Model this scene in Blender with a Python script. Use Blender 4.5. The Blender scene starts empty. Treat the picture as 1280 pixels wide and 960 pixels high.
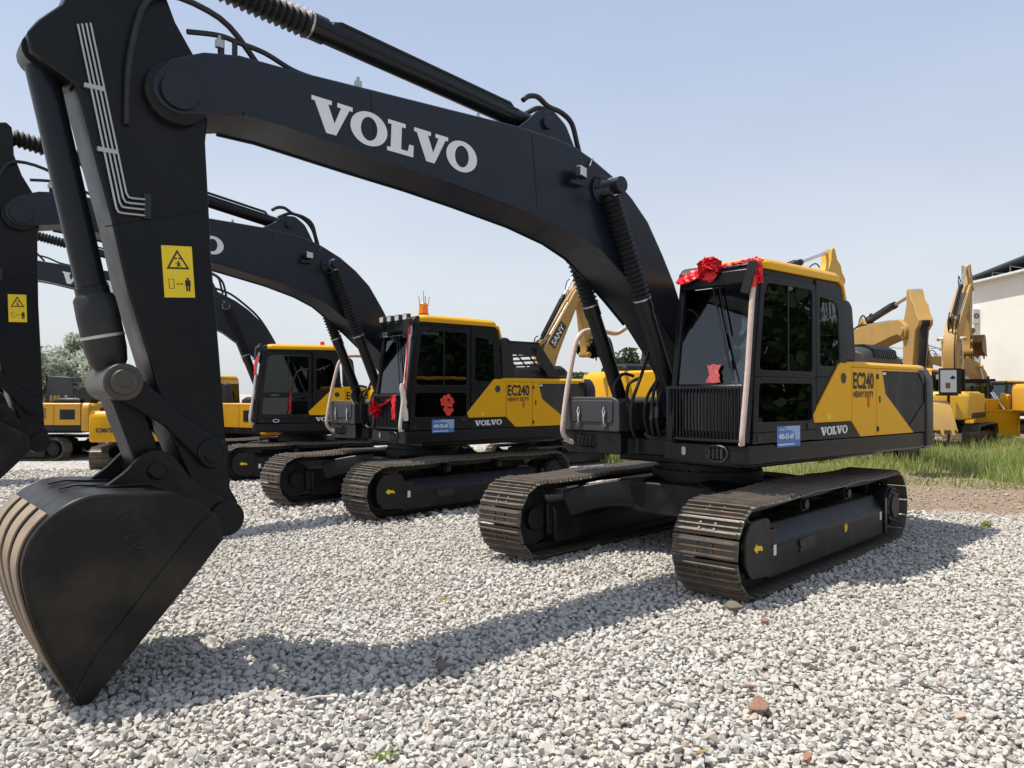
import bpy, bmesh, math, random
import numpy as np
from mathutils import Vector, Matrix
R = math.radians
random.seed(7)
rng = np.random.default_rng(7)
S = bpy.context.scene
C = S.collection

# ------------------------------------------------------------------ camera, sky, sun, exposure
cam_d = bpy.data.cameras.new('camera'); cam = bpy.data.objects.new('camera', cam_d); C.objects.link(cam)
cam_d.sensor_width = 36.0; cam_d.lens = 27.06; cam_d.clip_end = 3000; cam_d.clip_start = 0.05
cam.location = (0, 0, 1.896); cam.rotation_euler = (math.pi/2 + 0.012, 0, 0)
S.camera = cam
SUN_DIR = Vector((-0.439, 0.017, 1.0)).normalized()         # towards the sun: high, from the left
sun_el = math.asin(SUN_DIR.z); sun_az = math.atan2(SUN_DIR.x, SUN_DIR.y)
W = bpy.data.worlds.new('World'); S.world = W; W.use_nodes = True
wn = W.node_tree.nodes; wl = W.node_tree.links
bg = wn['Background']; sky = wn.new('ShaderNodeTexSky'); sky.sky_type = 'NISHITA'; sky.sun_disc = False
sky.sun_elevation = sun_el; sky.sun_rotation = sun_az
sky.air_density = 1.0; sky.dust_density = 3.0; sky.ozone_density = 1.0; sky.altitude = 0
# thin high cloud veil: soft noise that whitens the sky a little everywhere
tc = wn.new('ShaderNodeTexCoord'); mp = wn.new('ShaderNodeMapping'); mp.inputs['Scale'].default_value = (1.2, 1.2, 3.0)
nz = wn.new('ShaderNodeTexNoise'); nz.inputs['Scale'].default_value = 1.6; nz.inputs['Detail'].default_value = 5
rp = wn.new('ShaderNodeMapRange'); rp.inputs[1].default_value = .35; rp.inputs[2].default_value = .75; rp.inputs[3].default_value = .70; rp.inputs[4].default_value = .86
mx = wn.new('ShaderNodeMix'); mx.data_type = 'RGBA'; mx.inputs[7].default_value = (6.0, 6.6, 7.9, 1)
sx = wn.new('ShaderNodeSeparateXYZ'); wl.new(tc.outputs['Generated'], sx.inputs[0])
el = wn.new('ShaderNodeMapRange'); el.inputs[1].default_value = 0.0; el.inputs[2].default_value = .55; el.interpolation_type = 'SMOOTHSTEP'; wl.new(sx.outputs[2], el.inputs[0])
hz = wn.new('ShaderNodeMix'); hz.data_type = 'RGBA'; hz.inputs[6].default_value = (6.2, 6.5, 6.75, 1); hz.inputs[7].default_value = (3.6, 4.4, 6.1, 1)
wl.new(el.outputs[0], hz.inputs[0]); wl.new(hz.outputs[2], mx.inputs[7])
wl.new(tc.outputs['Generated'], mp.inputs[0]); wl.new(mp.outputs[0], nz.inputs['Vector']); wl.new(nz.outputs['Fac'], rp.inputs[0])
wl.new(rp.outputs[0], mx.inputs[0]); wl.new(sky.outputs[0], mx.inputs[6]); wl.new(mx.outputs[2], bg.inputs[0])
bg.inputs[1].default_value = 0.105
sl = bpy.data.lights.new('sun', 'SUN'); so = bpy.data.objects.new('sun', sl); C.objects.link(so)
sl.energy = 4.2; sl.angle = R(0.55); sl.color = (1.0, .955, .88)
so.rotation_euler = SUN_DIR.to_track_quat('Z', 'Y').to_euler(); so.location = (-20, 0, 40)
vs = S.view_settings; vs.view_transform = 'Standard'; vs.look = 'None'; vs.exposure = 0.42; vs.gamma = 1.0; vs.use_curve_mapping = False
S.cycles.max_bounces = 8; S.cycles.transparent_max_bounces = 12

# ------------------------------------------------------------------ materials
def nodes(name):
    m = bpy.data.materials.new(name); m.use_nodes = True
    n = m.node_tree.nodes; l = m.node_tree.links
    return m, n, l, n['Principled BSDF']
def mix_noise(n, l, scale, c1, c2, lo=.35, hi=.65, detail=4, rough=.6, coord=None):
    t = n.new('ShaderNodeTexNoise'); t.inputs['Scale'].default_value = scale; t.inputs['Detail'].default_value = detail; t.inputs['Roughness'].default_value = rough
    if coord is None:
        g = n.new('ShaderNodeTexCoord'); coord = g.outputs['Object']
    l.new(coord, t.inputs['Vector'])
    mr = n.new('ShaderNodeMapRange'); mr.inputs[1].default_value = lo; mr.inputs[2].default_value = hi; l.new(t.outputs['Fac'], mr.inputs[0])
    m = n.new('ShaderNodeMix'); m.data_type = 'RGBA'
    l.new(mr.outputs[0], m.inputs[0])
    for i, c in ((6, c1), (7, c2)):
        if isinstance(c, tuple): m.inputs[i].default_value = (*c, 1)
        else: l.new(c, m.inputs[i])
    return m.outputs[2], t
def paint(name, col, rough=.4, dust=(.25, .22, .18), amt=.25, scale=3.0, bump=.02, metal=0, spec=.5, coat=0):
    m, n, l, p = nodes(name)
    c2 = tuple(a*(1-amt) + b*amt for a, b in zip(col, dust))
    out, t = mix_noise(n, l, scale, col, c2, .45, .8)
    l.new(out, p.inputs['Base Color'])
    t2 = n.new('ShaderNodeTexNoise'); t2.inputs['Scale'].default_value = scale*5; t2.inputs['Detail'].default_value = 3
    g = n.new('ShaderNodeTexCoord'); l.new(g.outputs['Object'], t2.inputs['Vector'])
    mr = n.new('ShaderNodeMapRange'); mr.inputs[3].default_value = max(0, rough-.1); mr.inputs[4].default_value = min(1, rough+.14)
    l.new(t2.outputs['Fac'], mr.inputs[0]); l.new(mr.outputs[0], p.inputs['Roughness'])
    b = n.new('ShaderNodeBump'); b.inputs['Strength'].default_value = bump; b.inputs['Distance'].default_value = .02
    l.new(t2.outputs['Fac'], b.inputs['Height']); l.new(b.outputs[0], p.inputs['Normal'])
    p.inputs['Metallic'].default_value = metal; p.inputs['Specular IOR Level'].default_value = spec
    if coat: p.inputs['Coat Weight'].default_value = coat; p.inputs['Coat Roughness'].default_value = .12
    return m
M = {}
M['charcoal'] = paint('charcoal_paint', (.0075, .0085, .0105), .30, (.06, .05, .04), .10, 1.6, bump=.004, spec=.28)
M['boom'] = paint('boom_paint', (.0075, .011, .019), .30, (.05, .045, .04), .10, .8, bump=.07, spec=.36)
M['stick'] = paint('stick_paint', (.006, .0068, .0080), .32, (.045, .036, .028), .16, .9, bump=.07, spec=.22)
M['bucket'] = paint('bucket_paint', (.0075, .008, .0078), .38, (.12, .092, .062), .34, 2.2, bump=.08, spec=.22)
M['frame'] = paint('undercarriage_paint', (.0045, .005, .006), .45, (.10, .078, .056), .22, 3.5, spec=.35)
M['black'] = paint('black_plastic', (.0065, .0065, .0075), .42, (.06, .055, .05), .12, 5, bump=.005)
M['rubber'] = paint('hose_rubber', (.008, .008, .008), .55, (.05, .07, .06), .15, 8)
M['shoe'] = paint('track_steel', (.105, .093, .076), .42, (.26, .155, .085), .75, 6, metal=.2, bump=.08)
M['worn'] = paint('worn_bucket_paint', (.010, .0102, .010), .46, (.04, .033, .026), .5, 18, spec=.25)
M['rust'] = paint('worn_shell', (.27, .20, .125), .55, (.07, .055, .05), .6, 5, bump=.08)
M['link'] = paint('bare_link_steel', (.07, .062, .052), .42, (.12, .09, .06), .5, 7, metal=.4, bump=.05)
M['yellow'] = paint('yellow_paint', (.76, .385, .003), .32, (.62, .31, .01), .25, 1.7, spec=.32)
M['yellow2'] = paint('pale_yellow_paint', (.68, .38, .025), .42, (.48, .32, .09), .5, 2.0)
M['yellow3'] = paint('amber_paint', (.66, .32, .01), .42, (.42, .24, .05), .4, 2.0)
M['ochre'] = paint('weathered_ochre_paint', (.42, .245, .055), .55, (.27, .19, .095), .6, 1.5)
M['brown'] = paint('brown_bucket_paint', (.21, .10, .025), .55, (.12, .07, .03), .5, 2.5)
M['white'] = paint('white_print', (.72, .72, .70), .45, (.5, .48, .45), .2, 6)
M['print'] = paint('black_print', (.015, .014, .012), .5)
M['signyellow'] = paint('sign_yellow', (.80, .56, .01), .4, (.5, .38, .05), .15, 9)
M['red'] = paint('red_satin', (.72, .008, .02), .42, (.5, .004, .012), .7, 14)
M['redsticker'] = paint('red_sticker', (.68, .045, .022), .45, (.5, .03, .02), .5, 30)
M['orange'] = paint('orange_lens', (.78, .22, .015), .2)
M['blue'] = paint('blue_sticker', (.06, .16, .46), .4, (.08, .2, .5), .4, 4)
M['bluelight'] = paint('pale_blue_sticker', (.30, .42, .62), .4)
M['foam'] = paint('foam_wrap', (.58, .43, .36), .75, (.70, .62, .56), .8, 18, bump=.25)
M['foamwhite'] = paint('white_bubble_wrap', (.68, .60, .54), .6, (.8, .76, .72), .8, 25, bump=.4)
M['pipe'] = paint('zinc_pipe', (.45, .45, .42), .35, metal=.7)
M['chrome'] = paint('chrome', (.75, .76, .78), .14, metal=1)
M['greyplastic'] = paint('grey_plastic', (.036, .037, .04), .5, (.08, .075, .07), .2, 6)
M['meshgrey'] = paint('grille_wire', (.05, .052, .055), .45)
M['redpale'] = paint('faded_red_paper', (.42, .055, .06), .7, (.58, .20, .20), .8, 22)
M['seat'] = paint('seat_cloth', (.03, .03, .032), .8)
M['skyreflect'] = paint('grey_sky_reflection', (.24, .255, .28), .6, (.26, .27, .29), .4, 2)  # sky reflection on the windscreen, painted as a plain grey
M['lampglass'] = paint('lamp_glass', (.55, .57, .55), .15)
M['cream'] = paint('cream_render', (.75, .72, .64), .85, (.63, .59, .51), .5, .35)
M['brick'] = paint('shed_brick', (.22, .10, .07), .85, (.12, .08, .06), .6, 4)
M['roofgrey'] = paint('roof_sheet', (.06, .07, .08), .55, (.12, .12, .12), .4, 1)
M['whitewall'] = paint('white_casing', (.66, .66, .63), .6)
M['bark'] = paint('bark', (.10, .08, .06), .9, (.05, .04, .03), .6, 9, bump=.5)
M['greenpaint'] = paint('green_paint', (.05, .16, .09), .5)
def glass_mat(name, tint, ior=1.55):
    m = bpy.data.materials.new(name); m.use_nodes = True; n = m.node_tree.nodes; l = m.node_tree.links; n.clear()
    o = n.new('ShaderNodeOutputMaterial'); t = n.new('ShaderNodeBsdfTransparent'); t.inputs[0].default_value = (*tint, 1)
    g = n.new('ShaderNodeBsdfGlossy'); g.inputs['Roughness'].default_value = .015; g.inputs[0].default_value = (.92, .96, .97, 1)
    f = n.new('ShaderNodeFresnel'); f.inputs[0].default_value = ior
    nt = n.new('ShaderNodeTexNoise'); nt.inputs['Scale'].default_value = 2.2
    b = n.new('ShaderNodeBump'); b.inputs['Strength'].default_value = .03; b.inputs['Distance'].default_value = .05
    l.new(nt.outputs[0], b.inputs['Height']); l.new(b.outputs[0], g.inputs['Normal'])
    x = n.new('ShaderNodeMixShader'); l.new(f.outputs[0], x.inputs[0]); l.new(t.outputs[0], x.inputs[1]); l.new(g.outputs[0], x.inputs[2]); l.new(x.outputs[0], o.inputs[0])
    return m
M['glass'] = glass_mat('tinted_glass', (.16, .19, .19))
M['screen'] = glass_mat('screen_glass', (.42, .46, .46), 1.75)
M['glassgreen'] = glass_mat('green_glass', (.45, .62, .56))

def leaf_mat(name, c1, c2, trans=.35):
    m, n, l, p = nodes(name)
    at = n.new('ShaderNodeAttribute'); at.attribute_name = 'rnd'
    mxx = n.new('ShaderNodeMix'); mxx.data_type = 'RGBA'; mxx.inputs[6].default_value = (*c1, 1); mxx.inputs[7].default_value = (*c2, 1)
    l.new(at.outputs['Fac'], mxx.inputs[0]); l.new(mxx.outputs[2], p.inputs['Base Color'])
    p.inputs['Roughness'].default_value = .6; p.inputs['Specular IOR Level'].default_value = .3
    tr = n.new('ShaderNodeBsdfTranslucent'); l.new(mxx.outputs[2], tr.inputs[0])
    ms = n.new('ShaderNodeMixShader'); ms.inputs[0].default_value = trans
    o = n['Material Output']; l.new(p.outputs[0], ms.inputs[1]); l.new(tr.outputs[0], ms.inputs[2]); l.new(ms.outputs[0], o.inputs[0])
    return m
M['leaf'] = leaf_mat('hazed_poplar_leaf', (.27, .31, .21), (.68, .72, .60), .5)  # poplar leaf made paler: distance haze is put into the colour
M['leafdark'] = leaf_mat('dark_leaf', (.03, .055, .025), (.09, .13, .05))
M['grass'] = leaf_mat('grass_blade', (.19, .27, .045), (.52, .53, .21), .5)
M['dry'] = leaf_mat('dry_leaf', (.42, .25, .06), (.5, .36, .1), .2)

# ------------------------------------------------------------------ mesh helpers
class MB:
    def __init__(s): s.v = []; s.f = []
    def add(s, vs, fs):
        o = len(s.v); s.v += [tuple(v) for v in vs]; s.f += [tuple(i+o for i in f) for f in fs]; return s
    def box(s, x0, x1, y0, y1, z0, z1):
        v = [(x, y, z) for x in (x0, x1) for y in (y0, y1) for z in (z0, z1)]
        return s.add(v, [(0,1,3,2),(4,6,7,5),(0,4,5,1),(2,3,7,6),(0,2,6,4),(1,5,7,3)])
    def obox(s, c, ax, hs):            # oriented box: centre, three axes, half sizes
        c = Vector(c); v = []
        for i in (-1,1):
            for j in (-1,1):
                for k in (-1,1): v.append(c + ax[0]*i*hs[0] + ax[1]*j*hs[1] + ax[2]*k*hs[2])
        return s.add(v, [(0,1,3,2),(4,6,7,5),(0,4,5,1),(2,3,7,6),(0,2,6,4),(1,5,7,3)])
    def prism(s, poly, y0, y1, plane='xz'):
        n = len(poly)
        mk = {'xz': lambda a,b,h: (a,h,b), 'yz': lambda a,b,h: (h,a,b), 'xy': lambda a,b,h: (a,b,h)}[plane]
        v = [mk(a,b,y0) for a,b in poly] + [mk(a,b,y1) for a,b in poly]
        return s.add(v, [tuple(range(n)), tuple(range(2*n-1, n-1, -1))] + [(i, (i+1)%n, n+(i+1)%n, n+i) for i in range(n)])
    def ring(s, A, B, y0, y1, plane='xz'):
        n = len(A)
        mk = {'xz': lambda p,h: (p[0],h,p[1]), 'yz': lambda p,h: (h,p[0],p[1]), 'xy': lambda p,h: (p[0],p[1],h)}[plane]
        v = [mk(p,y0) for p in A] + [mk(p,y0) for p in B] + [mk(p,y1) for p in A] + [mk(p,y1) for p in B]
        f = []
        for i in range(n):
            j = (i+1)%n
            f += [(i,j,n+j,n+i),(2*n+i,3*n+i,3*n+j,2*n+j),(i,2*n+i,2*n+j,j),(n+i,n+j,3*n+j,3*n+i)]
        return s.add(v, f)
    def loft(s, secs, cap=True, close=True):
        n = len(secs[0]); v = [p for q in secs for p in q]; f = []
        for k in range(len(secs)-1):
            for i in range(n if close else n-1):
                j = (i+1)%n; f.append((k*n+i, k*n+j, (k+1)*n+j, (k+1)*n+i))
        if cap: f += [tuple(range(n)), tuple(range(len(v)-1, len(v)-n-1, -1))]
        return s.add(v, f)
    def tube(s, path, r, n=8, cap=True, flat=1.0):
        P = [Vector(p) for p in path]; rr = r if isinstance(r, (list, tuple)) else [r]*len(P)
        secs = []; nv = None
        for i, p in enumerate(P):
            t = (P[min(i+1, len(P)-1)] - P[max(i-1, 0)])
            if t.length < 1e-9: t = Vector((0,0,1))
            t.normalize()
            if nv is None:
                nv = t.orthogonal().normalized() if abs(t.z) > .9 else t.cross(Vector((0,0,1))).normalized()
            nv = (nv - t*nv.dot(t)).normalized(); b = t.cross(nv)
            secs.append([p + (nv*math.cos(2*math.pi*k/n) + b*flat*math.sin(2*math.pi*k/n))*rr[i] for k in range(n)])
        return s.loft(secs, cap)
    def cyl(s, p0, p1, r, n=16): return s.tube([p0, p1], r, n)
    def cyly(s, x, z, y0, y1, r, n=20): return s.tube([(x,y0,z),(x,y1,z)], r, n)
    def build(s, name, mat, parent=None, bevel=0, smooth=35, seg=2, loc=None):
        me = bpy.data.meshes.new(name); me.from_pydata(s.v, [], s.f)
        bm = bmesh.new(); bm.from_mesh(me); bmesh.ops.recalc_face_normals(bm, faces=bm.faces); bm.to_mesh(me); bm.free()
        me.materials.append(M[mat] if isinstance(mat, str) else mat)
        if smooth:
            me.polygons.foreach_set('use_smooth', [True]*len(me.polygons)); me.set_sharp_from_angle(angle=R(smooth))
        o = bpy.data.objects.new(name, me); C.objects.link(o)
        if parent: o.parent = parent
        if loc: o.location = loc
        if bevel:
            b = o.modifiers.new('bevel', 'BEVEL'); b.width = bevel; b.segments = seg; b.limit_method = 'ANGLE'; b.angle_limit = R(40); b.harden_normals = False
        return o
def tag(o, label, cat, group=None, kind=None):
    o['label'] = label; o['category'] = cat
    if group: o['group'] = group
    if kind: o['kind'] = kind
    return o
def empty(name, loc, rz=0, label=None, cat=None, group=None):
    o = bpy.data.objects.new(name, None); o.empty_display_size = .3; C.objects.link(o); o.location = loc; o.rotation_euler = (0, 0, rz)
    if label: tag(o, label, cat, group)
    return o
def rpoly(pts, r, seg=4):
    out = []; n = len(pts); rs = r if isinstance(r, (list, tuple)) else [r]*n
    for i in range(n):
        p = Vector(pts[i]); a = Vector(pts[i-1]) - p; b = Vector(pts[(i+1)%n]) - p
        q = min(rs[i], a.length*.49, b.length*.49); p0 = p + a.normalized()*q; p1 = p + b.normalized()*q
        for k in range(seg+1):
            t = k/seg; w = p0*(1-t)**2 + p*2*t*(1-t) + p1*t*t; out.append((w.x, w.y))
    return out
def smooth_path(pts, sub=6):
    P = [Vector(p) for p in pts]; out = []
    for i in range(len(P)-1):
        a = P[max(i-1,0)]; b = P[i]; c = P[i+1]; d = P[min(i+2, len(P)-1)]
        for k in range(sub):
            t = k/sub
            out.append(.5*((2*b) + (c-a)*t + (2*a-5*b+4*c-d)*t*t + (3*b-a-3*c+d)*t**3))
    out.append(P[-1]); return out
def arc(cx, cz, r, a0, a1, n): return [(cx + r*math.cos(R(a0 + (a1-a0)*i/n)), cz + r*math.sin(R(a0 + (a1-a0)*i/n))) for i in range(n+1)]

# lettering -------------------------------------------------------------
def text_mesh(txt, name, mat, parent, O, U, V, height, width=None, thick=.003, bold=0):
    cu = bpy.data.curves.new('lettering_curve', 'FONT'); cu.body = txt; cu.size = 1; cu.resolution_u = 3; cu.offset = bold
    ob = bpy.data.objects.new('tmp', cu); C.objects.link(ob)
    dg = bpy.context.evaluated_depsgraph_get(); dg.update()
    me = bpy.data.meshes.new_from_object(ob.evaluated_get(dg)); bpy.data.objects.remove(ob)
    co = np.array([v.co[:2] for v in me.vertices]); fs = [tuple(p.vertices) for p in me.polygons]; bpy.data.meshes.remove(me)
    mn = co.min(0); sz = co.max(0) - mn; sy = height/sz[1]; sx = (width/sz[0]) if width else sy
    O = Vector(O); U = Vector(U).normalized(); V = Vector(V).normalized(); N = U.cross(V)
    mb = MB(); mb.add([O + U*float((c[0]-mn[0])*sx) + V*float((c[1]-mn[1])*sy) + N*thick for c in co], fs)
    return mb.build(name, mat, parent, smooth=0)
def slab_word(name, mat, parent, O, U, V, h, w, thick=.004, text='VOLVO'):
    Vp = [(0,1),(.56,1),(.56,.87),(.46,.87),(.66,.34),(.83,.87),(.72,.87),(.72,1),(1.16,1),(1.16,.87),(1.07,.87),(.72,0),(.44,0),(.09,.87),(0,.87)]
    Lp = [(0,0),(0,.13),(.11,.13),(.11,.87),(0,.87),(0,1),(.56,1),(.56,.87),(.44,.87),(.44,.15),(.66,.15),(.70,.38),(.84,.38),(.84,0)]
    O = Vector(O); U = Vector(U).normalized(); V = Vector(V).normalized(); N = U.cross(V)
    adv = {'V': 1.10, 'O': 1.14, 'L': .84}; tot = sum(adv[c] for c in text)
    k = w/tot; x = 0; mb = MB()
    def put(poly): return [O + U*(px*k) + V*(py*h) + N*thick for px, py in poly]
    for c in text:
        if c in 'VL':
            q = put([(x+a, b) for a, b in (Vp if c == 'V' else Lp)])
            q2 = [p - N*thick*.9 for p in q]; n = len(q)
            mb.add(q + q2, [tuple(range(n)), tuple(range(2*n-1, n-1, -1))] + [(i,(i+1)%n,n+(i+1)%n,n+i) for i in range(n)])
        else:
            n = 28; A = []; B = []
            for i in range(n):
                t = 2*math.pi*i/n; A.append((x+.57+.56*math.cos(t), .5+.53*math.sin(t))); B.append((x+.57+.25*math.cos(t+.12), .5+.37*math.sin(t+.12)))
            qa = put(A); qb = put(B)
            mb.add(qa+qb, [(i,(i+1)%n,n+(i+1)%n,n+i) for i in range(n)])
        x += adv[c]
    return mb.build(name, mat, parent, smooth=0)

# ------------------------------------------------------------------ ground height (yard falls away gently to the back left)
def gz(x, y):
    s = -.69*(np.asarray(x)-2.4) + .72*(np.asarray(y)-9.5)
    return np.where(s > 0, -.27*(1-np.exp(-np.maximum(s, 0)/12.0)), 0.0)

# ================================================================== EXCAVATORS
YB = -.14                                           # boom plane
FOOT = Vector((.30, 1.74)); JNT = Vector((6.30, 3.98)); BPV = Vector((5.96, 1.00))
BOOM_TOP = [(6.36,4.20),(6.13,4.31),(5.88,4.36),(5.47,4.365),(4.81,4.39),(3.96,4.42),(3.18,4.45),(2.68,4.44),(2.42,4.41),(2.18,4.34),(1.85,4.21),(1.55,4.03),(1.28,3.81),(1.02,3.47),(.81,3.16),(.60,2.76),(.38,2.32),(.16,1.92)]
BOOM_BOT = [(.48,1.66),(.49,2.12),(.70,2.36),(1.05,2.71),(1.38,2.96),(1.68,3.17),(2.03,3.39),(2.36,3.51),(2.86,3.62),(3.57,3.72),(4.11,3.785),(4.71,3.84),(5.54,3.92),(5.95,3.90),(6.15,3.80)]
STICK = [(5.84,.93),(5.845,1.10),(5.90,1.20),(5.93,1.50),(5.98,2.14),(6.04,2.82),(6.09,3.70),(6.06,4.02),(6.14,4.25),(6.30,4.50),(6.40,4.75),(6.42,5.00),(6.44,5.10),(6.50,5.15),(6.58,5.13),(6.63,5.05),(6.72,4.80),(6.93,4.62),(7.00,4.40),(7.13,4.26),(7.19,4.16),(7.17,4.05),(7.06,3.98),(6.92,3.90),(6.86,3.68),(6.81,3.47),(6.70,3.05),(6.61,2.63),(6.46,2.12),(6.33,1.63),(6.15,1.20),(6.09,1.02),(6.06,.91),(5.99,.86),(5.90,.87)]
PLATE = [(5.99,.86),(5.88,.90),(5.84,1.02),(5.95,1.12),(6.06,1.12),(6.22,1.15),(6.37,1.23),(6.45,1.275),(6.58,1.27),(6.72,1.275),(6.88,1.29),(6.99,1.27),(7.12,1.18),(7.21,1.07),(7.26,.97),(7.27,.85),(7.22,.63),(7.15,.42),(7.05,.20),(6.985,.07),(6.93,.06),(6.53,.48),(6.41,.61),(6.26,.78),(6.12,.93)]
SHELL = [(6.37,1.23),(6.45,1.275),(6.58,1.27),(6.72,1.275),(6.88,1.29),(6.99,1.27),(7.12,1.18),(7.21,1.07),(7.26,.97),(7.27,.85),(7.22,.63),(7.15,.42),(7.05,.20),(6.985,.07)]

def sm2(pts, sub=4):
    P = [Vector(p) for p in pts]; out = []
    for i in range(len(P)-1):
        a, b, c, d = P[max(i-1,0)], P[i], P[i+1], P[min(i+2,len(P)-1)]
        for k in range(sub):
            t = k/sub; q = .5*((2*b)+(c-a)*t+(2*a-5*b+4*c-d)*t*t+(3*b-a-3*c+d)*t**3); out.append((q.x, q.y))
    return out + [tuple(P[-1])]
SHELL = sm2([(6.37,1.225),(6.45,1.262),(6.58,1.268),(6.72,1.278),(6.88,1.285),(7.00,1.258),(7.12,1.18),(7.21,1.075),(7.255,.96),(7.262,.84),(7.22,.63),(7.15,.42),(7.06,.21),(6.985,.07)])
PLATE = [(6.13,.945),(6.125,1.02),(6.16,1.085),(6.25,1.16)] + SHELL + [(6.93,.06),(6.53,.48),(6.41,.61),(6.26,.78)]
def rot2(p, c, d):
    p = Vector(p[:2]) - c; cs, sn = math.cos(d), math.sin(d)
    return Vector((c.x + p.x*cs - p.y*sn, c.y + p.x*sn + p.y*cs))
SHOE_CACHE = {}
def shoe_mesh(w, mat):
    key = (w, mat)
    if key in SHOE_CACHE: return SHOE_CACHE[key]
    # profile along travel (t) and outward (h): plate with three grousers
    prof = [(-.090,0),(-.090,.012),(-.070,.014),(-.064,.050),(-.050,.050),(-.042,.014),(-.012,.013),(-.006,.044),(.006,.044),(.012,.013),(.050,.013),(.056,.050),(.070,.050),(.076,.018),(.088,.010),(.088,0)]
    mb = MB(); h = w/2
    n = len(prof); e = .02
    mb.add([(t, -h+(e if q > .03 else 0), q) for t, q in prof] + [(t, h-(e if q > .03 else 0), q) for t, q in prof],
           [tuple(range(n)), tuple(range(2*n-1, n-1, -1))] + [(i,(i+1)%n,n+(i+1)%n,n+i) for i in range(n)])
    for t in (-.027, .033):
        for y in (-.075, .075): mb.tube([(t,y,.012),(t,y,.030)], .015, 6)
    for y in (-.03, .03): mb.box(.016, .05, y-.018, y+.018, .0135, .016)
    me_o = mb.build('track_shoe', mat, None, smooth=0); me = me_o.data; bpy.data.objects.remove(me_o)
    SHOE_CACHE[key] = me; return me

def track_path(sl, zc=.46, r=.40, sag=.035):
    """closed centre line of the chain: points (x,z,nx,nz) at even pitch"""
    xr, xf = -sl + r + .055, sl - r - .055
    P = []
    for a in np.linspace(90, -90, 40): P.append((xf + r*math.cos(R(a)), zc + r*math.sin(R(a))))
    P += [(x, zc-r) for x in np.linspace(xf, xr, 60)[1:-1]]
    for a in np.linspace(270, 90, 40): P.append((xr + r*math.cos(R(a)), zc + r*math.sin(R(a))))
    for x in np.linspace(xr, xf, 80)[1:-1]:
        u = (x-xr)/(xf-xr); P.append((x, zc + r + .02*math.sin(math.pi*u) - sag*abs(math.sin(3*math.pi*u))*.5))
    P = np.array(P); d = np.linalg.norm(np.roll(P, -1, 0)-P, axis=1); s = np.r_[0, np.cumsum(d)]; tot = s[-1]
    n = int(round(tot/.19)); q = np.linspace(0, tot, n, endpoint=False); PP = np.vstack([P, P[:1]])
    X = np.interp(q, s, PP[:,0]); Z = np.interp(q, s, PP[:,1])
    tx = np.roll(X,-1)-np.roll(X,1); tz = np.roll(Z,-1)-np.roll(Z,1); L = np.hypot(tx, tz); tx /= L; tz /= L
    return [(X[i], Z[i], -tz[i], tx[i]) for i in range(n)]

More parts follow.
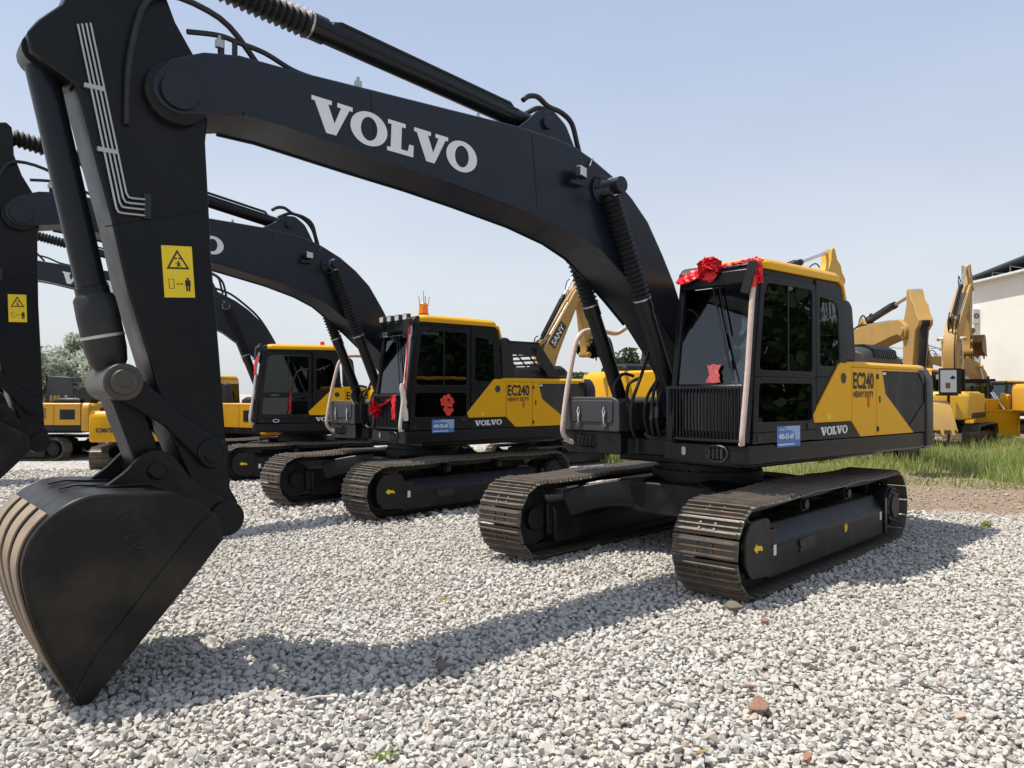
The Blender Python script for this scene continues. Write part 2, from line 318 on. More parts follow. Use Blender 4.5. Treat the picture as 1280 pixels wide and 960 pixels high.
def make_track(root, side, slew, sp):
    """one crawler track: chain part with shoes, sprocket, idler, rollers; and its track frame part"""
    det = sp['detail']; w = sp.get('shoe_w', .65); yc = side*(1.605 - w/2); sl = sp.get('sl', 2.40)
    rot = (0, 0, slew)
    path = track_path(sl)
    ring = MB()
    out = [(x+nx*.0, z+nz*.0) for x,z,nx,nz in path]; inn = [(x-nx*.09, z-nz*.09) for x,z,nx,nz in path]
    for dy in (-.11, .06): ring.ring(out, inn, yc+dy, yc+dy+.05)
    tr = ring.build('crawler_track', 'frame', root); tr.rotation_euler = rot
    if det >= 1:
        me = shoe_mesh(w, 'shoe')
        for x, z, nx, nz in path:
            o = bpy.data.objects.new('track_shoe', me); C.objects.link(o); o.parent = tr
            nvec = Vector((-nx, 0, -nz)) if False else Vector((nx, 0, nz))
            # outward normal: away from track centre
            if nvec.dot(Vector((x*.25, 0, z-.46))) < 0: nvec = -nvec
            t = Vector((nvec.z, 0, -nvec.x)); yv = nvec.cross(t)
            o.matrix_local = Matrix.Translation((x + nvec.x*.002, yc, z + nvec.z*.002)) @ Matrix((t, yv, nvec)).transposed().to_4x4()
    else:
        sh = MB(); q = []
        for i, (x, z, nx, nz) in enumerate(path):
            nv = Vector((nx, nz)); nv = nv if nv.dot(Vector((x*.25, z-.46))) > 0 else -nv
            t = Vector((nv.y, -nv.x))
            for tt, hh in ((-.08,.0),(-.07,.04),(-.05,.04),(-.04,.015),(.05,.015),(.06,.04),(.08,.04),(.085,0)): q.append((x+nv.x*hh+t.x*tt, z+nv.y*hh+t.y*tt))
        sh.ring(q, [(x, z) for x, z, _, _ in [p for p in path for _ in range(8)]], yc-w/2, yc+w/2)
        sh.build('track_shoes', 'shoe', tr, smooth=0)
    xr, xf = -sl+.455, sl-.455
    # wheels
    g = MB(); N = 21; A = []
    for i in range(N*2):
        a = math.pi*i/N; rr = .36 if i % 2 == 0 else .30; A.append((xr+rr*math.cos(a), .46+rr*math.sin(a)))
    g.prism(A, yc-.03, yc+.03); g.cyly(xr, .46, yc-.25, yc+.25*side*side, .26, 28)
    g.cyly(xr, .46, yc-side*.02, yc+side*(w/2-.04), .235, 28); g.cyly(xr, .46, yc, yc+side*(w/2-.02), .15, 20)
    for k in range(12): a = math.pi*k/6; g.cyly(xr+.2*math.cos(a), .46+.2*math.sin(a), yc, yc+side*(w/2-.02), .014, 6)
    g.build('sprocket', 'frame', tr, bevel=.006)
    g = MB(); g.cyly(xf, .46, yc-.14, yc+.14, .31, 28); g.cyly(xf, .46, yc-.2, yc+.2, .13, 20); g.build('idler', 'frame', tr, bevel=.01)
    for x in (-.55, .65):
        g = MB(); g.cyly(x, .745, yc-.14, yc+side*.2, .075, 16); g.cyly(x, .745, yc+side*.2, yc+side*.235, .055, 16); g.build('carrier_roller', 'frame', tr, bevel=.006)
    for k in range(8):
        x = -1.42 + k*.39
        g = MB(); g.cyly(x, .22, yc-.19, yc+.19, .095, 18); g.cyly(x, .22, yc-.23, yc+.23, .055, 12); g.build('track_roller', 'frame', tr, bevel=.006)
    # track frame: box girder with sloping shoulders, nose guard, side plates
    fr = MB()
    sec = [(yc-side*.24,.15),(yc+side*.275,.15),(yc+side*.28,.45),(yc+side*.13,.63),(yc-side*.18,.62),(yc-side*.24,.5)]
    fr.loft([[(x, a, b) for a, b in sec] for x in (-1.62, 1.66)])
    sec2 = [(yc-side*.2,.24),(yc+side*.2,.24),(yc+side*.2,.62),(yc-side*.2,.62)]
    fr.loft([[(x, a, b) for a, b in sec2] for x in (1.40, 1.75)])
    fr.build('track_frame', 'frame', root, bevel=.018).rotation_euler = rot
    gd = MB(); gd.prism(rpoly([(1.64,.18),(2.04,.21),(2.15,.36),(2.14,.62),(2.02,.73),(1.72,.74),(1.64,.71)], .05), yc+side*(w/2-.085), yc+side*(w/2-.032))
    gd.box(1.42, 2.0, yc+side*.1, yc+side*(w/2-.07), .3, .6)
    gdo = gd.build('idler_guard', 'frame', root, bevel=.012); gdo.rotation_euler = rot
    if det >= 1:
        d = MB(); yy = yc+side*.283
        d.cyly(.95, .40, yc, yc+side*.30, .035, 14)
        d.prism(rpoly([(.55,.30),(.98,.30),(.9,.42),(.62,.44)], .04), yy-.012*side, yy+.008*side)
        dd = d.build('inspection_plate', 'black', root, bevel=.006); dd.rotation_euler = rot
        d = MB(); d.box(-1.64, -1.56, yc-side*.2, yc+side*.30, .16, .60); dd = d.build('motor_guard', 'charcoal', root, bevel=.006); dd.rotation_euler = rot
        if side > 0 or det >= 1:
            s2 = 1 if side > 0 else -1
            ya = yc+side*(w/2-.0305)
            a = MB(); c0 = (1.90, .475); L = .17
            pts = [(-.52,-.14),(-.50,.04),(-.42,.03),(-.36,.14),(.12,.20),(.20,.33),(.52,.02),(.10,-.26),(.10,-.10),(-.34,-.12),(-.44,-.20)]
            if side < 0: pts = pts
            a.prism([(c0[0]+px*L, c0[1]+pz*L*.9) for px, pz in pts], ya-.0015*side, ya+.0025*side); ao = a.build('arrow_decal', 'signyellow', gdo, smooth=0)
            a = MB(); ya2 = yc+side*.2825; a.box(1.50, 1.555, ya2-.002, ya2+.003, .36, .46); ao = a.build('label_plate', 'white', root, smooth=0); ao.rotation_euler = rot
            a = MB(); a.box(-1.47,-1.415, ya2-.002, ya2+.003, .34, .44); ao = a.build('label_plate', 'white', root, smooth=0); ao.rotation_euler = rot
            a = MB(); a.prism([(-.26,.34),(-.32,.355),(-.34,.40),(-.30,.44),(-.25,.42)], ya2-.002, ya2+.003); ao = a.build('warning_mark', 'signyellow', root, smooth=0); ao.rotation_euler = rot

def make_undercarriage(root, slew, sp):
    for side in (1, -1): make_track(root, side, slew, sp)
    c = MB(); c.loft([[(x*1.0, y*1.0, z) for x, y in ((-.95,-.62),(-.7,-.8),(.7,-.8),(.95,-.62),(.95,.62),(.7,.8),(-.7,.8),(-.95,.62))] for z in (.50,.86)])
    for sx in (1, -1):
        for sy in (1, -1):
            secs = []
            for u in np.linspace(0, 1, 7):
                x = sx*(.55 + .62*u); y = sy*(.35 + .78*u); hw = .34 - .04*u
                top = .90 - .16*u**1.6; bot = .52 - .02*u + .06*math.sin(math.pi*u); bot = bot - .14*u**2
                secs.append([(x-sx*hw, y, bot), (x+sx*hw*.9, y, bot), (x+sx*hw, y, bot+.08), (x+sx*hw*.8, y, top), (x-sx*hw*.8, y, top), (x-sx*hw, y, bot+.08)])
            c.loft(secs)
    o = c.build('carbody', 'frame', root, bevel=.02); o.rotation_euler = (0, 0, slew)
    s = MB(); s.tube([(0,0,.85),(0,0,.98)], .66, 40); s.tube([(0,0,.98),(0,0,1.165)], .60, 40)
    for k in range(24): a = math.pi*k/12; s.tube([(.63*math.cos(a), .63*math.sin(a), .98), (.63*math.cos(a), .63*math.sin(a), 1.0)], .018, 6)
    s.build('slew_ring', 'frame', root)

def bellows(p0, p1, r, n, flat=1):
    p0, p1 = Vector(p0), Vector(p1); P = []; rr = []
    for i in range(n*2+1):
        P.append(p0.lerp(p1, i/(n*2))); rr.append(r*(1.12 if i % 2 else .80))
    return P, rr

def ram(root, p0, p1, y, r, tube_frac, names, mat_t, mat_r, boot=None, clamp=True, sub=True, collar=0):
    """hydraulic ram: tube from p0, rod to p1 (2-d xz points); boot = bellows over the rod"""
    a = Vector((p0[0], y, p0[1])); b = Vector((p1[0], y, p1[1])); m = a.lerp(b, tube_frac); d = (b-a).normalized()
    t = MB(); t.tube([a, a+d*.06, a+d*.08, m-d*.16, m-d*.155, m], [r*.9, r*.9, r, r, r*1.13, r*1.13], 18)
    t.cyly(a.x, a.z, y-r*1.05, y+r*1.05, r*1.15, 18)
    o = t.build(names, mat_t, root)
    q = MB(); q.tube([m, b-d*.05], r*.55, 14); q.cyly(b.x, b.z, y-r*.95, y+r*.95, r*1.1, 18); q.build('piston_rod', mat_r, o)
    if boot:
        P, rr = bellows(m - d*.02, m.lerp(b, boot), r*1.12, 22); e = MB(); e.tube(P, rr, 16); e.build('bellows', 'rubber', o)
        if clamp:
            e = MB(); e.tube([m-d*.03, m-d*.012], r*1.17, 20); e.build('hose_clamp', 'pipe', o)
    return o, a, b, d, m

def make_arm(root, sp):
    """boom, stick, bucket, linkage and rams in the pose of this machine"""
    det = sp['detail']; db, ds, dk = [R(v) for v in sp.get('pose', (0,0,0))]
    mb_, ms_, mk_ = sp.get('boom_mat','boom'), sp.get('stick_mat', sp.get('boom_mat','stick')), sp.get('bucket_mat','bucket')
    kx = sp.get('reach', 1.0)
    TB = lambda p: tuple(rot2((FOOT.x + (p[0]-FOOT.x)*kx, p[1]), FOOT, db))
    TS = lambda p: tuple(rot2(rot2(p, JNT, ds) + Vector(((kx-1)*(JNT.x-FOOT.x), 0)), FOOT, db))
    TK = lambda p: TS(rot2(p, BPV, dk))
    b3 = lambda p, y: (*TB(p)[:1], y, TB(p)[1]); s3 = lambda p, y: (TS(p)[0], y, TS(p)[1]); k3 = lambda p, y: (TK(p)[0], y, TK(p)[1])
    # boom: box girder; the fork at the tip is closed by two cheek plates
    foot_arc = [tuple(FOOT + Vector((.2*math.cos(R(a)), .2*math.sin(R(a))))) for a in (190, 230, 270, 310)]
    tip = arc(6.30, 4.00, .17, -100, 20, 7)
    poly = tip + BOOM_TOP + foot_arc + BOOM_BOT[1:-3] + [(5.55,3.925),(5.85,3.93),(6.08,3.87)]
    g = MB(); body = [TB(p) for p in poly]
    hw = .28
    g.prism(body, YB-hw, YB+hw)
    o = g.build('boom', mb_, root, bevel=.018)
    # flange weld strips along the lower and upper edge
    e = MB(); loop = BOOM_BOT[3:-3] + [(5.55,3.925),(5.85,3.93)]
    for yy in (YB-hw-.012, YB+hw-.006):
        for i in range(len(loop)-1):
            a, b = Vector(loop[i]), Vector(loop[i+1]); n = Vector((-(b-a).y, (b-a).x)).normalized()
            e.prism([TB(a+n*.012), TB(b+n*.012), TB(b-n*.014), TB(a-n*.014)], yy, yy+.018)
    e.build('boom_flange', mb_, o)
    # cheeks and pin bosses
    e = MB()
    e.cyly(*TB((2.05,4.03)), YB-hw-.30, YB+hw+.30, .085, 24)
    for yy in (YB+hw-.005, YB-hw-.035): e.cyly(*TB((2.05,4.03)), yy, yy+.04, .15, 28)
    e.build('ram_pin', mb_, o, bevel=.008)
    e = MB(); e.cyly(*TB(tuple(JNT)), YB-hw-.05, YB+hw+.05, .13, 24); e.build('stick_pin', mb_, o, bevel=.008)
    e = MB(); e.cyly(*TB(tuple(FOOT)), YB-hw-.08, YB+hw+.08, .12, 24); e.build('foot_pin', mb_, o, bevel=.008)
    e = MB()
    for yy in (YB-.16, YB+.10):
        e.prism([TB(p) for p in rpoly([(2.26,4.37),(2.44,4.66),(2.62,4.77),(2.80,4.74),(2.95,4.60),(3.18,4.43),(2.7,4.38)], .05)], yy, yy+.06)
    e.cyly(*TB((2.72,4.61)), YB-.2, YB+.2, .06, 20)
    e.build('ram_bracket', mb_, o, bevel=.01)
    # stick with its flared top
    g = MB(); g.prism([TS(p) for p in STICK], YB-.19, YB+.19)
    g.cyly(*TS(tuple(JNT)), YB-.27, YB+.27, .22, 26); g.cyly(*TS(tuple(BPV)), YB-.30, YB+.30, .125, 26)
    st = g.build('stick', ms_, root, bevel=.014)
    # bucket: shell + two side plates + ears + teeth
    yl, yr = YB+.63, YB-.63
    g = MB(); inn = []
    for i, p in enumerate(SHELL):
        a = Vector(SHELL[max(i-1,0)]); b = Vector(SHELL[min(i+1, len(SHELL)-1)]); n = Vector(((b-a).y, -(b-a).x)).normalized(); inn.append(tuple(Vector(p) + n*-.0 + Vector((n.x, n.y))*.0 + (-n)*-.025))
    secs = [TK(p) for p in SHELL] + [TK(p) for p in reversed(inn)]
    g.prism(secs, yr, yl)
    for yy in (yl-.002, yr-.028): g.prism([TK(p) for p in PLATE], yy, yy+.03)
    for yy in (yl+.025, yr-.04):                                              # side cutter strip along the mouth edge
        g.prism([TK(p) for p in ((6.12,.935),(6.21,1.09),(6.27,1.06),(6.60,.67),(6.88,.33),(7.0,.10),(6.97,.045),(6.91,.045),(6.53,.465),(6.26,.765))], yy, yy+.016)
    for yy in (YB+.22, YB-.26):                                               # ears that carry the pins
        g.prism([TK(p) for p in rpoly([(6.80,1.25),(6.62,1.38),(6.52,1.49),(6.42,1.52),(6.32,1.47),(6.2,1.30),(5.99,1.15),(5.88,1.07),(5.865,.93),(5.95,.86),(6.08,.90),(6.3,1.15)], .05)], yy, yy+.045)
    bk = g.build('bucket', mk_, root, bevel=.008)
    for k in range(5 if sp.get('teeth', True) else 0):
        e = MB(); y0 = yr + .05 + k*(1.26-.1-.09)/4
        e.loft([[k3(p, y) for p, y in ((( 7.02,.12), y0),((7.02,.12), y0+.09),((6.95,.09), y0+.09),((6.95,.09), y0))], [k3(p, y) for p, y in (((6.93,-.07), y0+.02),((6.93,-.07), y0+.07),((6.90,-.07), y0+.07),((6.90,-.07), y0+.02))]])
        e.build('bucket_tooth', 'link' if det else mk_, bk, bevel=.004)
    if det >= 1:                                                              # wear strips wrapped over the heel, ribs above
        for k in range(4):
            y0 = yr + .06 + k*.315; e = MB()
            out = SHELL[24:51]; q = []
            for i, p in enumerate(out):
                j = i+24; a = Vector(SHELL[j-1]); b = Vector(SHELL[min(j+1, len(SHELL)-1)]); n = Vector(((b-a).y, -(b-a).x)).normalized(); n = -n if n.dot(Vector(p)-Vector((6.6,.7))) < 0 else n
                q.append((Vector(p)+n*.002, Vector(p)+n*.018))
            e.prism([TK(a[1]) for a in q] + [TK(a[0]) for a in reversed(q)], y0, y0+.20)
            e.build('wear_strip', 'rust', bk, bevel=.004)
        for k in range(2):
            e = MB(); y0 = yr + .42 + k*.36
            e.prism([TK(p) for p in ((6.62,1.285),(6.90,1.305),(7.00,1.287),(7.00,1.277),(6.90,1.293),(6.62,1.272))], y0, y0+.03); e.build('slot_rib', 'black', bk)
        slab_word('embossed_lettering', 'worn', bk, k3((6.77,1.16), yl+.0265), Vector(k3((6.69,.86),0))-Vector(k3((6.77,1.16),0)), Vector(k3((6.62,1.20),0))-Vector(k3((6.77,1.16),0)), .085, .33, .006)
    if det >= 1:
        for yy in (yl+.030,):
            e = MB(); q = [k3(p, yy) for p in SHELL[4:-2:2]]; e.tube([Vector(p) + (Vector(k3((6.6,.75), yy))-Vector(p)).normalized()*.016 for p in q], .007, 6); e.build('weld_bead', mk_, bk)
        for yy in (YB+.267,):
            e = MB(); e.tube([k3(p, yy) for p in ((6.80,1.285),(6.66,1.285),(6.5,1.285),(6.40,1.25),(6.3,1.20))], .011, 6); e.build('weld_bead', mk_, bk)
        for p0, p1 in (((2.95,3.68),(3.02,4.40)),((4.75,3.88),(4.80,4.36))):
            e = MB(); e.tube([b3(p0, YB+hw+.001), b3(p1, YB+hw+.001)], .0045, 5); e.build('weld_seam', mb_, o)
        e = MB(); e.tube([s3((6.10,3.2), YB+.191), s3((6.74,3.0), YB+.191)], .004, 5); e.build('weld_seam', ms_, st)
        for p in ((2.05,4.03),):
            for k in range(6):
                a = math.pi*k/3; e = MB(); c = TB(p); e.cyly(c[0]+.12*math.cos(a), c[1]+.12*math.sin(a), YB+hw+.03, YB+hw+.05, .014, 6); e.build('pin_bolt', 'frame', o)
    # linkage
    pin = (6.64, 1.97)
    lk = MB()
    for yy in (YB+.20, YB-.255):
        A = Vector(pin); B = Vector((6.05,1.47)); n = Vector((-(B-A).y, (B-A).x)).normalized()
        lk.prism([TS(q) for q in (A+n*.10, A+n*.04+(A-B).normalized()*.09, A-n*.06+(A-B).normalized()*.08, A-n*.10, A.lerp(B,.5)-n*.075, B-n*.10, B+(B-A).normalized()*.1, B+n*.10, A.lerp(B,.5)+n*.06)], yy, yy+.05)
    lk.cyly(*TS((6.05,1.47)), YB-.28, YB+.28, .075, 20); lk.cyly(*TS((6.05,1.47)), YB-.272, YB+.272, .11, 20)
    lk.build('guide_link', ms_, root, bevel=.012)
    lk = MB(); lk.cyly(*TS(pin), YB-.30, YB+.30, .085, 26); lk.cyly(*TS(pin), YB-.27, YB+.27, .125, 28); lk.cyly(*TS(pin), YB-.305, YB+.305, .045, 6)
    lk.build('link_pin', 'link' if det else ms_, root, bevel=.008)
    lk = MB(); A = Vector(TS(pin)); B = Vector(TK((6.43,1.37))); n = Vector((-(B-A).y, (B-A).x)).normalized()
    sec = lambda P, w: [(P.x+n.x*w, YB-.16, P.y+n.y*w), (P.x+n.x*w, YB+.16, P.y+n.y*w), (P.x-n.x*w, YB+.16, P.y-n.y*w), (P.x-n.x*w, YB-.16, P.y-n.y*w)]
    lk.loft([sec(A, .10), sec(A.lerp(B,.2), .085), sec(A.lerp(B,.8), .085), sec(B, .10)]); lk.cyly(B.x, B.y, YB-.215, YB+.215, .10, 22); lk.cyly(B.x, B.y, YB-.30, YB+.30, .06, 18)
    lk.build('bucket_link', ms_, root, bevel=.012)
    # rams
    rod = 'chrome'
    tm = sp.get('ram_mat', 'charcoal')
    for yy in (YB+.385, YB-.385):
        ram(root, (.80,1.42), TB((2.05,4.03)), yy, .085, .58, 'boom_ram', tm, rod, boot=.93 if det else None, clamp=det > 0)
    o2, a, b, d, m = ram(root, TB((2.72,4.61)), TS((6.52,5.04)), YB, .095, .66 if not sp.get('pose') else .62, 'stick_ram', tm, rod, boot=.92 if det else None, clamp=det > 0)
    e = MB(); up = Vector((-d.z, 0, d.x)); up = up if up.z > 0 else -up
    e.tube([a+d*.30+up*.08, a+d*.36+up*.125, m-d*.30+up*.125, m-d*.22+up*.09], .02, 8); e.tube([a+d*.30+Vector((0,.075,.05)), m-d*.2+Vector((0,.075,.05))], .016, 8); e.build('ram_pipe', tm, o2)
    o3, a, b, d, m = ram(root, TS((7.10,4.10)), TS(pin), YB, .095, .77, 'bucket_ram', tm, rod)
    if det >= 1:                                                              # cloth gaiter over the rod end
        e = MB(); e.tube([m-d*.12, m-d*.08, m+d*.04, m+d*.16, m+d*.27, m+d*.36, m+d*.42], [.10,.13,.135,.135,.132,.118,.085], 18); e.build('rod_gaiter', 'rubber', o3)
        e = MB(); e.tube([m+d*.17, m+d*.19], .139, 20); e.build('hose_clamp', 'pipe', o3)
    # hoses over the boom
    yl = YB+.05
    H = [((2.98,4.80),(2.90,4.86),(2.78,4.88),(2.64,4.82),(2.45,4.80),(2.30,4.72),(2.22,4.52),(2.16,4.36)),((2.80,4.75),(2.6,4.86),(2.38,4.82),(2.2,4.66),(2.08,4.32))]
    for i, q in enumerate(H):
        e = MB(); e.tube(smooth_path([b3(p, yl + (.05 if i == 0 else -.12)) for p in q], 5), .027, 8); e.build('hose', 'rubber', root)
    e = MB(); e.tube(smooth_path([b3(p, YB+.18) for p in ((6.22,4.46),(6.0,4.50),(5.85,4.49),(5.65,4.47),(5.42,4.40),(5.2,4.385))], 5), .020, 8)
    e.tube([b3((5.98,4.36), YB+.18), b3((5.98,4.50), YB+.18)], .025, 8)
    e.tube([b3((5.88,4.36), YB+.18), b3((5.88,4.49), YB+.18)], .02, 6)
    for yy in (YB-.2, YB-.12): e.tube([b3(p, yy) for p in ((5.2,4.40),(4.8,4.42),(3.96,4.45),(3.3,4.48))], .018, 8)
    e.build('boom_pipe', 'pipe' if det == 0 else 'black', root)
    if True:
        e = MB(); q = [b3(p, YB-.20) for p in ((3.3,4.48),(2.68,4.53),(2.35,4.50),(2.0,4.42),(1.6,4.17),(1.3,3.92),(1.0,3.53),(.75,3.13),(.5,2.65),(.2,2.2),(-.1,1.9))]
        e.tube(smooth_path(q, 4), .028, 8); e.build('hose', 'rubber', root)
        e = MB(); e.tube(smooth_path([b3((5.7,4.38), YB+.16), b3((6.0,4.62), YB+.2), b3((6.45,4.62), YB+.24), s3((6.6,4.2), YB+.24), s3((6.62,3.7), YB+.215)], 5), .022, 8); e.build('hose', 'rubber', root)
    if det >= 1:
        e = MB()                                                              # zinc pipes on the stick side
        ys = YB+.19
        for k, (a0, b0) in enumerate((((6.765,3.55),(6.675,3.10)),((6.74,3.56),(6.655,3.14)),((6.715,3.57),(6.635,3.175)),((6.69,3.58),(6.615,3.21)))):
            up_ = Vector(a0) + (Vector(a0)-Vector(b0)).normalized()*.75
            c = Vector(b0); e.tube([s3(up_, ys+.02), s3(c+Vector((0.003,.03)), ys+.02), s3(c+Vector((-.012,.003)), ys+.02), s3(c+Vector((-.04,0)), ys+.02), s3((6.50, b0[1]+.005), ys+.02)], .0075, 8)
        e.build('hydraulic_pipe', 'pipe', st)
        e = MB(); e.obox(s3((6.485,3.17), ys+.012), (Vector((1,0,0)), Vector((0,1,0)), Vector((0,0,1))), (.025,.014,.085)); e.build('manifold', 'black', st, bevel=.004)
        for z in (3.5, 3.9):
            e = MB(); e.obox(s3((6.735 + (z-3.5)*.2, z), ys+.02), (Vector((1,0,0)), Vector((0,1,0)), Vector((0,0,1))), (.06,.012,.014)); e.build('pipe_clamp', 'pipe', st)
        # warning plate on the stick
        ax = Vector(s3((6.365,2.56),0)); ux = (Vector(s3((6.155,2.575),0))-ax).normalized(); vx = Vector(s3((6.38,2.945),0))-ax; vx = (vx - ux*vx.dot(ux)).normalized(); O = ax + Vector((0, ys+.001, 0)); N = Vector((0,1,0))
        w_, h_ = .205, .36
        e = MB(); e.obox(O+ux*w_/2+vx*h_/2+N*.002, (ux, vx, N), (w_/2, h_/2, .003)); wp = e.build('warning_plate', 'signyellow', st)
        P = lambda u, v, t=.0062: O + ux*u*w_ + vx*v*h_ + N*t
        e = MB()
        tri = [(.12,.55),(.88,.55),(.5,.93)]; tin = [(.22,.585),(.78,.585),(.5,.865)]
        e.add([P(*p) for p in tri]+[P(*p) for p in tin], [(0,1,4,3),(1,2,5,4),(2,0,3,5)])
        def blob(u, v, ru, rv, n=10): e.add([P(u+ru*math.cos(2*math.pi*k/n), v+rv*math.sin(2*math.pi*k/n)) for k in range(n)], [tuple(range(n))])
        def quad(*pts): e.add([P(*p) for p in pts], [(0,1,2,3)])
        quad((.39,.74),(.48,.74),(.48,.77),(.39,.77)); quad((.53,.74),(.63,.74),(.63,.77),(.53,.77))
        blob(.52,.69,.035,.02); quad((.46,.60),(.52,.60),(.58,.67),(.52,.68)); quad((.52,.61),(.60,.60),(.60,.62),(.54,.64)); quad((.42,.66),(.5,.64),(.5,.655),(.43,.68))
        for (u0, u1, v0, v1) in ((.16,.18,.17,.36),(.32,.34,.17,.36),(.16,.34,.17,.18),(.16,.34,.35,.36)): quad((u0,v0),(u1,v0),(u1,v1),(u0,v1))
        quad((.44,.255),(.58,.255),(.58,.268),(.44,.268)); e.add([P(.40,.262),P(.46,.282),P(.46,.242)], [(0,1,2)]); e.add([P(.63,.262),P(.57,.282),P(.57,.242)], [(0,1,2)])
        blob(.79,.365,.045,.022); quad((.70,.22),(.88,.22),(.88,.34),(.70,.34)); quad((.72,.12),(.78,.12),(.78,.22),(.72,.22)); quad((.80,.12),(.86,.12),(.86,.22),(.80,.22))
        e.build('pictogram', 'print', wp, smooth=0)
        # grease nipples, lamp and clamps on the boom side
        e = MB(); yy = YB+hw
        e.obox(b3((2.44,4.12), yy+.10), (Vector((1,.35,0)).normalized(), Vector((-.35,1,0)).normalized(), Vector((0,0,1))), (.075,.035,.055)); lb = e.build('work_lamp', 'black', root, bevel=.01)
        e = MB(); e.obox(b3((2.452,4.12), yy+.14), (Vector((1,.35,0)).normalized(), Vector((-.35,1,0)).normalized(), Vector((0,0,1))), (.062,.004,.045)); e.build('lamp_lens', 'lampglass', lb)
        e = MB(); e.obox(b3((2.47,4.02), yy+.04), (Vector((1,0,0)), Vector((0,1,0)), Vector((0,0,1))), (.10,.04,.02)); e.tube(smooth_path([b3(p, yy+.03) for p in ((2.4,4.05),(2.36,4.16),(2.26,4.22),(2.2,4.33))], 4), .008, 6); e.build('lamp_bracket', 'black', lb)
        if sp.get('boom_text', True):
            U_ = Vector(b3((3.72,4.01),0))-Vector(b3((5.32,4.075),0)); V_ = Vector((-U_.z, 0, U_.x)); V_ = V_ if V_.z > 0 else -V_
            slab_word('boom_lettering', 'white', o, b3((5.33,3.945), yy+.001), U_, V_, .262, 1.63, .004)
        for x in (6.0, 4.87, 3.62):
            e = MB(); e.obox(b3((x,4.43), YB+.2), (Vector((1,0,0)), Vector((0,1,0)), Vector((0,0,1))), (.025,.02,.028)); e.tube([b3((x,4.44), YB+.2), b3((x,4.49), YB+.2)], .014, 6); e.build('pipe_clip', 'pipe', o)
    return TB, TS, TK

